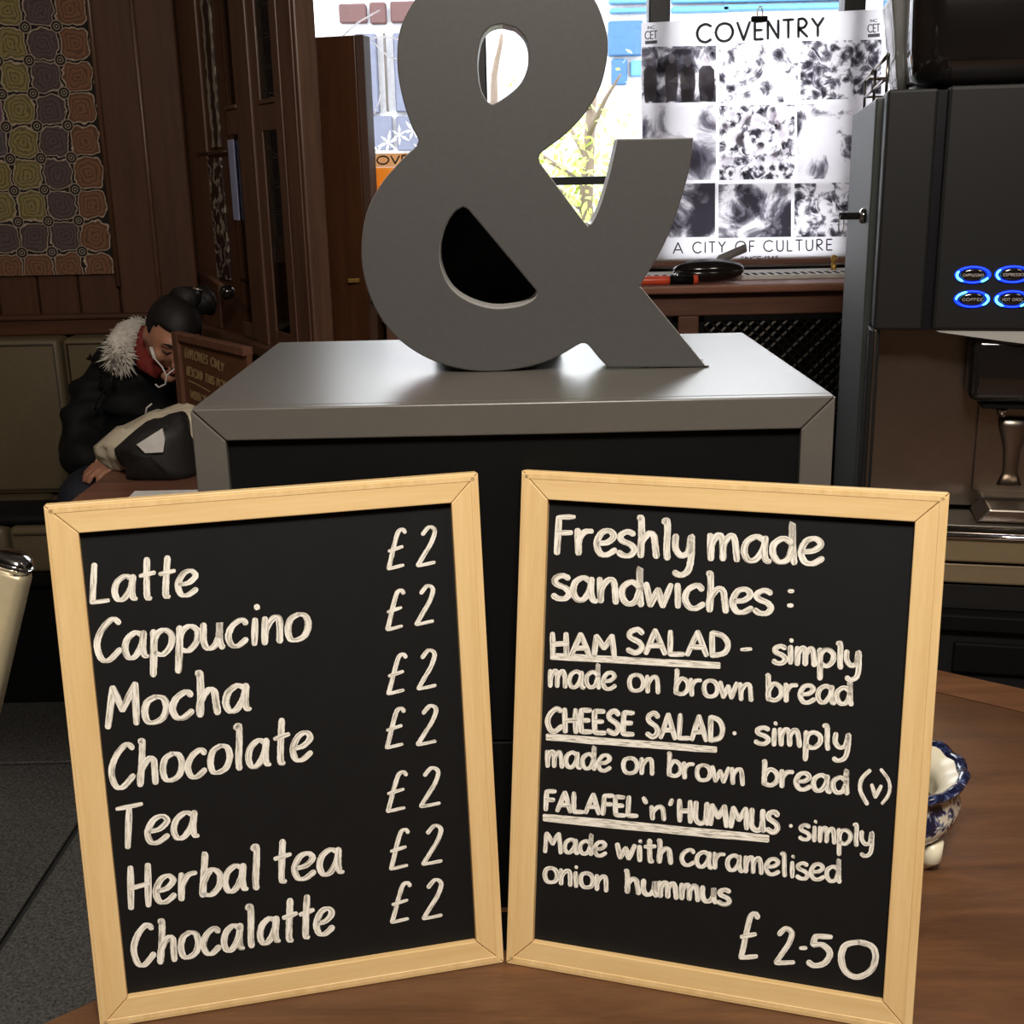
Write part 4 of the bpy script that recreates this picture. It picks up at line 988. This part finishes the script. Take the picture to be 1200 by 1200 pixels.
# carrier bag (white film wrapped round a black bag)
def px3(px, py, y): return aty(px, py, y)
def blob(profile_px, y, depth, n=16, wr=.006, seed=0, zmin=None):
    """puffed cushion solid with a pixel-read silhouette at distance y, real depth"""
    pl = catmull(profile_px+[profile_px[0]], 4)[:-1]; b = MB(); c = [sum(q[i] for q in pl)/len(pl) for i in (0, 1)]
    rings = []
    for k in range(-n, n+1):
        t = k/(n+.0); s_ = math.sqrt(max(0, 1-abs(t)**2.6)); s_ = max(s_, .05)
        R = []
        for q in pl:
            P = aty(c[0]+(q[0]-c[0])*s_, c[1]+(q[1]-c[1])*s_, y); P.y += t*depth
            w_ = (mnoise.noise(P*22+Vector((seed, 0, 0)))+.6*abs(mnoise.noise(P*55)))*wr; P += Vector((w_, w_*.5, w_))
            if zmin is not None: P.z = max(P.z, zmin+.0005*(1+random.random()))
            R.append(b.bm.verts.new(P))
        rings.append(R)
    m_ = len(pl)
    for A, B in zip(rings, rings[1:]):
        for k in range(m_): b.bm.faces.new((A[k], A[(k+1) % m_], B[(k+1) % m_], B[k]))
    b.bm.faces.new(rings[0][::-1]); b.bm.faces.new(rings[-1]); return b
cbag = thing('carrier_bag', 'crumpled white carrier bag around a black bag on the small table', 'bag', (-.68, 2.42, LZ))
blob([(113, 520), (140, 500), (175, 485), (205, 477), (226, 476), (240, 490), (242, 520), (225, 540), (200, 500), (165, 512), (152, 530), (154, 548), (145, 556), (130, 548), (118, 532)], 2.39, .07, 16, .014, 3, LZ).build('white_film', M['offwhite'], cbag, True)
blob([(140, 520), (165, 500), (195, 488), (212, 489), (224, 510), (230, 562), (195, 566), (155, 563), (150, 545)], 2.32, .07, 16, .010, 9, LZ).build('black_bag', M['bagblack'], cbag, True)
b = MB(); b.prism([aty(160, 521, 2.243), aty(190, 502, 2.243), aty(193, 515, 2.243), aty(191, 530, 2.243), aty(170, 531, 2.243)], (0, .004, 0)); b.build('paper_tag', M['paperw'], cbag)

# ---------------------------------------------------------------- metal chair (left edge)
ch = thing('metal_chair', 'brushed metal chair back upright with chrome cap at the left edge', 'chair', (-1.0, 1.6, 0))
top = aty(14, 655, 1.66); bot = aty(-38, 885, 1.66); dd = (top-bot).normalized(); side = Vector((0, 1, 0)); wv = dd.cross(side)
def bar(nm, p0, p1, hw_, hd_, mat, bv=.012):
    c = (p0+p1)/2; a = (p1-p0).normalized(); s_ = a.cross(Y).normalized(); q = s_.cross(a)
    return MB().obox(c, (s_, q, a), (hw_, hd_, (p1-p0).length/2), bv, 4).build(nm, M[mat], ch, True)
for yy in (0, -.42):
    off = Vector((0, yy, 0)); t0_ = top+off; b0 = Vector((bot.x-.02, bot.y+yy, .45)); 
    k = t0_+dd*(-.012); e_ = t0_-dd*((t0_.z-.45)/dd.z)
    bar('back_upright', e_, k, .030, .022, 'alu'); bar('upright_cap', t0_-dd*.026, t0_+dd*.012, .0315, .0235, 'chrome', .020)
    MB().tube([e_, e_+Vector((-.02, 0, -.43)), Vector((e_.x-.01, e_.y, .002))], .014, 12).build('leg', M['alu'], ch, True)
    MB().tube([e_+Vector((-.42, 0, 0)), Vector((e_.x-.45, e_.y, .002))], .014, 12).build('leg', M['alu'], ch, True)
e_ = top-dd*((top.z-.45)/dd.z)
MB().box(e_.x-.45, e_.x+.0, e_.y-.44, e_.y+.02, .44, .47, .012, 3).build('seat', M['alu'], ch, True)
for fz in (.25, .5, .75):
    q = e_+(top-e_)*fz; MB().tube([q, q+Vector((0, -.42, 0))], .010, 10).build('back_rung', M['alu'], ch, True)

# ---------------------------------------------------------------- seated person
per = thing('person', 'person in black parka with grey fur hood seated on the bench, head bowed', 'person', (-1.0, 3.2, .53))
def skin_mesh(name, nodes, edges, sub=2):
    me = bpy.data.meshes.new(name); me.from_pydata([n[0] for n in nodes], edges, [])
    o = bpy.data.objects.new('tmp', me); C.objects.link(o)
    md = o.modifiers.new('s', 'SKIN'); md.use_smooth_shade = True
    for v_, n_ in zip(me.skin_vertices[0].data, nodes):
        r = n_[1]; v_.radius = (r, r) if not isinstance(r, tuple) else r
    me.skin_vertices[0].data[0].use_root = True
    sb = o.modifiers.new('u', 'SUBSURF'); sb.levels = sub; sb.render_levels = sub
    dg = bpy.context.evaluated_depsgraph_get(); m2 = bpy.data.meshes.new_from_object(o.evaluated_get(dg)); bpy.data.objects.remove(o)
    return m2
def mesh_obj(name, me, mat, parent, remesh=0, wr=0, smooth=True):
    mi = root_of(parent).matrix_basis.inverted(); me.transform(mi)
    me.materials.clear(); me.materials.append(mat)
    o = bpy.data.objects.new(name, me); C.objects.link(o); o.parent = parent
    if remesh:
        r = o.modifiers.new('r', 'REMESH'); r.mode = 'VOXEL'; r.voxel_size = remesh; r.use_smooth_shade = True
        sm = o.modifiers.new('sm', 'SMOOTH'); sm.factor = .5; sm.iterations = 3
    if smooth: me.shade_smooth()
    return o
V = Vector
HC = V((-.832, 3.03, 1.045)); HS = .86      # head centre
# frame of the head: face direction down, forward and to the right
fdir = V((.30, -.80, -.52)).normalized(); hup = V((.42, -.35, .84)); hup = (hup-fdir*hup.dot(fdir)).normalized(); hr = fdir.cross(hup)
HM = Matrix((hr, -fdir, hup)).transposed()      # local x = side, -y = face, z = crown
def H(x_, y_, z_): return HC+(hr*x_-fdir*y_+hup*z_)*HS
neck = V((-.93, 3.20, .99))
nodes = [(V((-.99, 3.26, .62)), .13), (V((-.985, 3.27, .78)), .12), (V((-.96, 3.25, .90)), .115), (neck, .055), (HC-fdir*-.0+hup*-.03, .06),
         (V((-1.05, 3.22, .93)), .05), (V((-1.10, 3.12, .77)), .042), (V((-1.02, 2.96, .725)), .026),
         (V((-.83, 3.20, .91)), .05), (V((-.80, 3.08, .75)), .042), (V((-.92, 2.93, .74)), .026),
         (V((-1.03, 3.16, .60)), .09), (V((-1.04, 2.84, .665)), .062), (V((-1.03, 2.90, .30)), .045), (V((-1.03, 2.86, .05)), .035), (V((-1.03, 2.74, .03)), .03),
         (V((-.92, 3.16, .60)), .09), (V((-.95, 2.86, .64)), .062), (V((-.97, 2.90, .30)), .045), (V((-.97, 2.86, .05)), .035), (V((-.96, 2.74, .03)), .03)]
ed = [(0, 1), (1, 2), (2, 3), (3, 4), (2, 5), (5, 6), (6, 7), (2, 8), (8, 9), (9, 10), (0, 11), (11, 12), (12, 13), (13, 14), (14, 15), (0, 16), (16, 17), (17, 18), (18, 19), (19, 20)]
bm_ = bmesh.new(); bm_.from_mesh(skin_mesh('b', nodes, ed))
hb = MB(); hb.bm.free(); hb.bm = bm_
def headf(v):
    x_, y_, z_ = v
    w_ = 1-.28*max(0, -z_)**1.5; fwd_ = 1 if y_ > 0 else (1-.10*max(0, z_))
    return V((x_*w_, y_*(w_ if y_ < 0 else 1)*fwd_-.05*max(0, -z_), z_*(1.12 if z_ < 0 else 1)))
hb.ell(HC, tuple(q*HS for q in (.073, .092, .098)), HM, 28, 20, headf)
hb.ell(H(0, -.093, -.020), tuple(q*HS for q in (.010, .014, .020)), HM, 12, 8); hb.ell(H(0, -.104, -.034), tuple(q*HS for q in (.013, .010, .009)), HM, 12, 8)     # nose
hb.ell(H(0, -.080, -.092), tuple(q*HS for q in (.024, .018, .018)), HM, 12, 8)      # chin
for s_ in (-1, 1):
    hb.ell(H(s_*.074, .005, -.012), tuple(q*HS for q in (.008, .018, .028)), HM, 10, 8); hb.ell(H(s_*.040, -.066, -.030), tuple(q*HS for q in (.022, .018, .022)), HM, 10, 8); hb.ell(H(s_*.03, -.082, .022), tuple(q*HS for q in (.024, .012, .009)), HM, 10, 8)
def hand(c, d, palm_n, side_):
    d = d.normalized(); q = d.cross(palm_n).normalized()*side_; n_ = palm_n.normalized()
    hb.ell(c+d*.035, (.038, .012, .042), Matrix((q, n_, d)).transposed(), 14, 10)
    for k, (o_, ln) in enumerate(((-.028, .062), (-.009, .072), (.010, .068), (.028, .052))):
        b0 = c+d*.062+q*o_; p1 = b0+d*ln*.45-n_*.006; p2 = p1+d*ln*.3-n_*.016; p3 = p2+d*ln*.1-n_*.018
        hb.tube([c+d*.05+q*o_*.9, b0, p1, p2, p3], [.009, .0088, .008, .0072, .006], 8)
    hb.tube([c+d*.012-q*.025, c+d*.035-q*.048-n_*.006, c+d*.058-q*.054-n_*.016, c+d*.074-q*.050-n_*.022], [.011, .010, .009, .007], 8)
hand(V((-1.01, 2.945, .735)), V((.72, -.35, .05)), V((-.1, -.1, 1)), 1)
hand(V((-.93, 2.92, .745)), V((-.5, -.45, .05)), V((.1, -.1, 1)), -1)
me_ = bpy.data.meshes.new('body'); bm_.to_mesh(me_); bm_.free()
body = mesh_obj('body', me_, M['skin'], per, .0055)
# face details
b = MB(); b.tube([H(-.022, -.096, -.062), H(0, -.101, -.058), H(.022, -.096, -.062)], [.002, .006, .002], 8); b.build('lips', M['lips'], body, True)
b = MB()
for s_ in (-1, 1):
    b.tube([H(s_*.016, -.091, .004), H(s_*.030, -.092, -.002), H(s_*.044, -.084, .002)], [.001, .0022, .001], 6); b.tube([H(s_*.014, -.098, .026), H(s_*.030, -.097, .031), H(s_*.048, -.086, .026)], [.0015, .003, .001], 6)
b.build('eyelashes_and_brows', M['hair'], body, True)
# hair: cap swept to a bun at the crown
def hairf(v):
    x_, y_, z_ = v
    if y_ < 0 and z_ < .42-.1*abs(x_): k = .93
    else: k = 1
    if z_ < -.35: k *= .9
    return V((x_*k, y_*k, z_*k))
b = MB(); b.ell(H(0, .012, .018), (.078*HS, .096*HS, .096*HS), HM, 36, 24)
lim = []
for v_ in list(b.bm.verts):
    l_ = HM.transposed() @ (v_.co-HC)/HS
    if (l_.y < -.035 and l_.z < .052-.25*(l_.y+.035)*0) or l_.z < -.062+.0*l_.y or (abs(l_.x) > .05 and l_.y < -.01 and l_.z < .0): lim.append(v_)
bmesh.ops.delete(b.bm, geom=lim, context='VERTS')
ho = b.build('hair', M['hair'], body, True); sd = ho.modifiers.new('solid', 'SOLIDIFY'); sd.thickness = .008
bunc = H(-.02, .070, .118)
bunc = aty(236, 352, 3.09)
b = MB(); b.ell(bunc, (.036, .034, .036), None, 20, 14); b.tube([bunc+V((.012, -.02, .018)), bunc+V((.024, .0, -.01)), bunc+V((.014, .012, -.028))], .016, 10)
b.tube([H(0, .02, .105), (H(0, .05, .11)+bunc)/2, bunc], [.035, .026, .022], 14)
b.build('hair_bun', M['hair'], body, True)
b = MB(); b.tube([bunc+V((-.02, -.038, .030)), bunc+V((0, -.045, .034)), bunc+V((.016, -.04, .026))], .0035, 8); b.build('hair_clip', M['steel'], body, True)
# parka
jn = [(V((-.98, 3.25, .585)), (.15, .14)), (V((-.975, 3.24, .72)), (.155, .14)), (V((-.97, 3.22, .85)), (.165, .14)), (V((-.95, 3.21, .95)), (.115, .10)), (V((-.93, 3.18, 1.0)), (.075, .075)),
      (V((-1.055, 3.20, .925)), .075), (V((-1.115, 3.11, .78)), .074), (V((-1.085, 3.02, .73)), .062), (V((-1.035, 2.97, .725)), .045),
      (V((-.80, 3.17, .91)), .078), (V((-.77, 3.05, .76)), .074), (V((-.84, 2.97, .74)), .060), (V((-.895, 2.935, .742)), .045)]
je = [(0, 1), (1, 2), (2, 3), (3, 4), (3, 5), (5, 6), (6, 7), (7, 8), (3, 9), (9, 10), (10, 11), (11, 12)]
jm = skin_mesh('j', jn, je, 3)
for v_ in jm.vertices:
    p = v_.co; w_ = .010*math.sin(p.z*70+mnoise.noise(p*8)*3)+.012*mnoise.noise(p*14); v_.co = p+v_.normal*w_
mesh_obj('parka', jm, M['jacket'], body)
b = MB(); b.obox(V((-1.33, 3.22, .545)), (X, Y, Z), (.13, .09, .013), .012, 2); b.build('parka_tail', M['jacket'], body, True)
zp = MB(); zp.tube([aty(132, 434, 2.99), aty(127, 450, 3.0), aty(115, 468, 3.02), aty(111, 480, 3.02)], .0025, 6); zp.tube([aty(132, 434, 2.985), aty(133, 447, 2.985)], .005, 6); zp.build('zip', M['steeldark'], body, True)
# hood fur: tapered tufts round the hood edge
fu = MB(); 
path = [aty(131, 424, 3.02), aty(130, 404, 3.05), aty(141, 388, 3.12), aty(160, 383, 3.16), aty(174, 384, 3.14)]
path = [V(p) for p in path]; p2 = [aty(144, 424, 3.0), aty(146, 408, 3.02), aty(154, 399, 3.05), aty(164, 392, 3.08), aty(174, 388, 3.1)]
core = [(a+V(b_2))/2 for a, b_2 in zip(path, p2)]
fu.tube([c+V((0, .02, 0)) for c in core], [.026, .036, .038, .034, .022], 12)
for k in range(1500):
    t = random.random()*3.999; i = int(t); f1 = t-i; c = core[i]*(1-f1)+core[i+1]*f1+V((0, .02, 0))
    d = V((random.gauss(0, 1), random.gauss(-.5, 1), random.gauss(.1, 1))).normalized(); r0 = .026; ln = random.uniform(.010, .028); e_ = d.orthogonal().normalized()*.003
    a = c+d*r0; tip = c+d*(r0+ln)+V((random.uniform(-.012, .012), 0, -.012))
    fu.bm.faces.new([fu.bm.verts.new(a+e_), fu.bm.verts.new(a-e_), fu.bm.verts.new(tip)])
fu.build('fur_trim', M['fur'], body, True)
b = MB(); b.tube([aty(174, 385, 3.10), aty(168, 397, 3.09), aty(166, 412, 3.07), aty(170, 426, 3.05), aty(186, 434, 3.02)], [.018, .020, .022, .022, .022], 12); b.build('red_scarf', M['red'], body, True)
b = MB(); 
ear = [aty(177, 409, 2.93), aty(181, 420, 2.92), aty(190, 430, 2.91), aty(195, 440, 2.91), aty(194, 450, 2.92), aty(186, 454, 2.93), aty(182, 450, 2.93)]
b.tube(ear, .0022, 6); b.tube([ear[0]+V((0, 0, .004)), ear[1]], .0045, 8); b.tube([aty(195, 440, 2.91), aty(206, 431, 2.93)], .002, 6); b.tube([aty(178, 473, 2.94), aty(172, 478, 2.94), aty(170, 488, 2.94)], .0022, 6); b.build('earphones', M['paperw'], body, True)
# jeans
jn = [(V((-.99, 3.25, .62)), .14), (V((-1.03, 3.14, .625)), .10), (V((-1.04, 2.85, .69)), .074), (V((-1.03, 2.90, .35)), .062), (V((-1.03, 2.87, .10)), .05),
      (V((-.93, 3.14, .625)), .105), (V((-.955, 2.87, .645)), .078), (V((-.97, 2.90, .35)), .062), (V((-.97, 2.87, .10)), .05)]
mesh_obj('jeans', skin_mesh('t', jn, [(0, 1), (1, 2), (2, 3), (3, 4), (0, 5), (5, 6), (6, 7), (7, 8)]), M['jeans'], body)
for sx_ in (-1.035, -.945):
    MB().ell((sx_, 2.80, .042), (.045, .125, .04), None, 16, 10, lambda v: V((v.x, v.y, max(v.z, -1.0) if v.z > -.6 else -.6*1.0))).build('boot', M['black'], body, True)
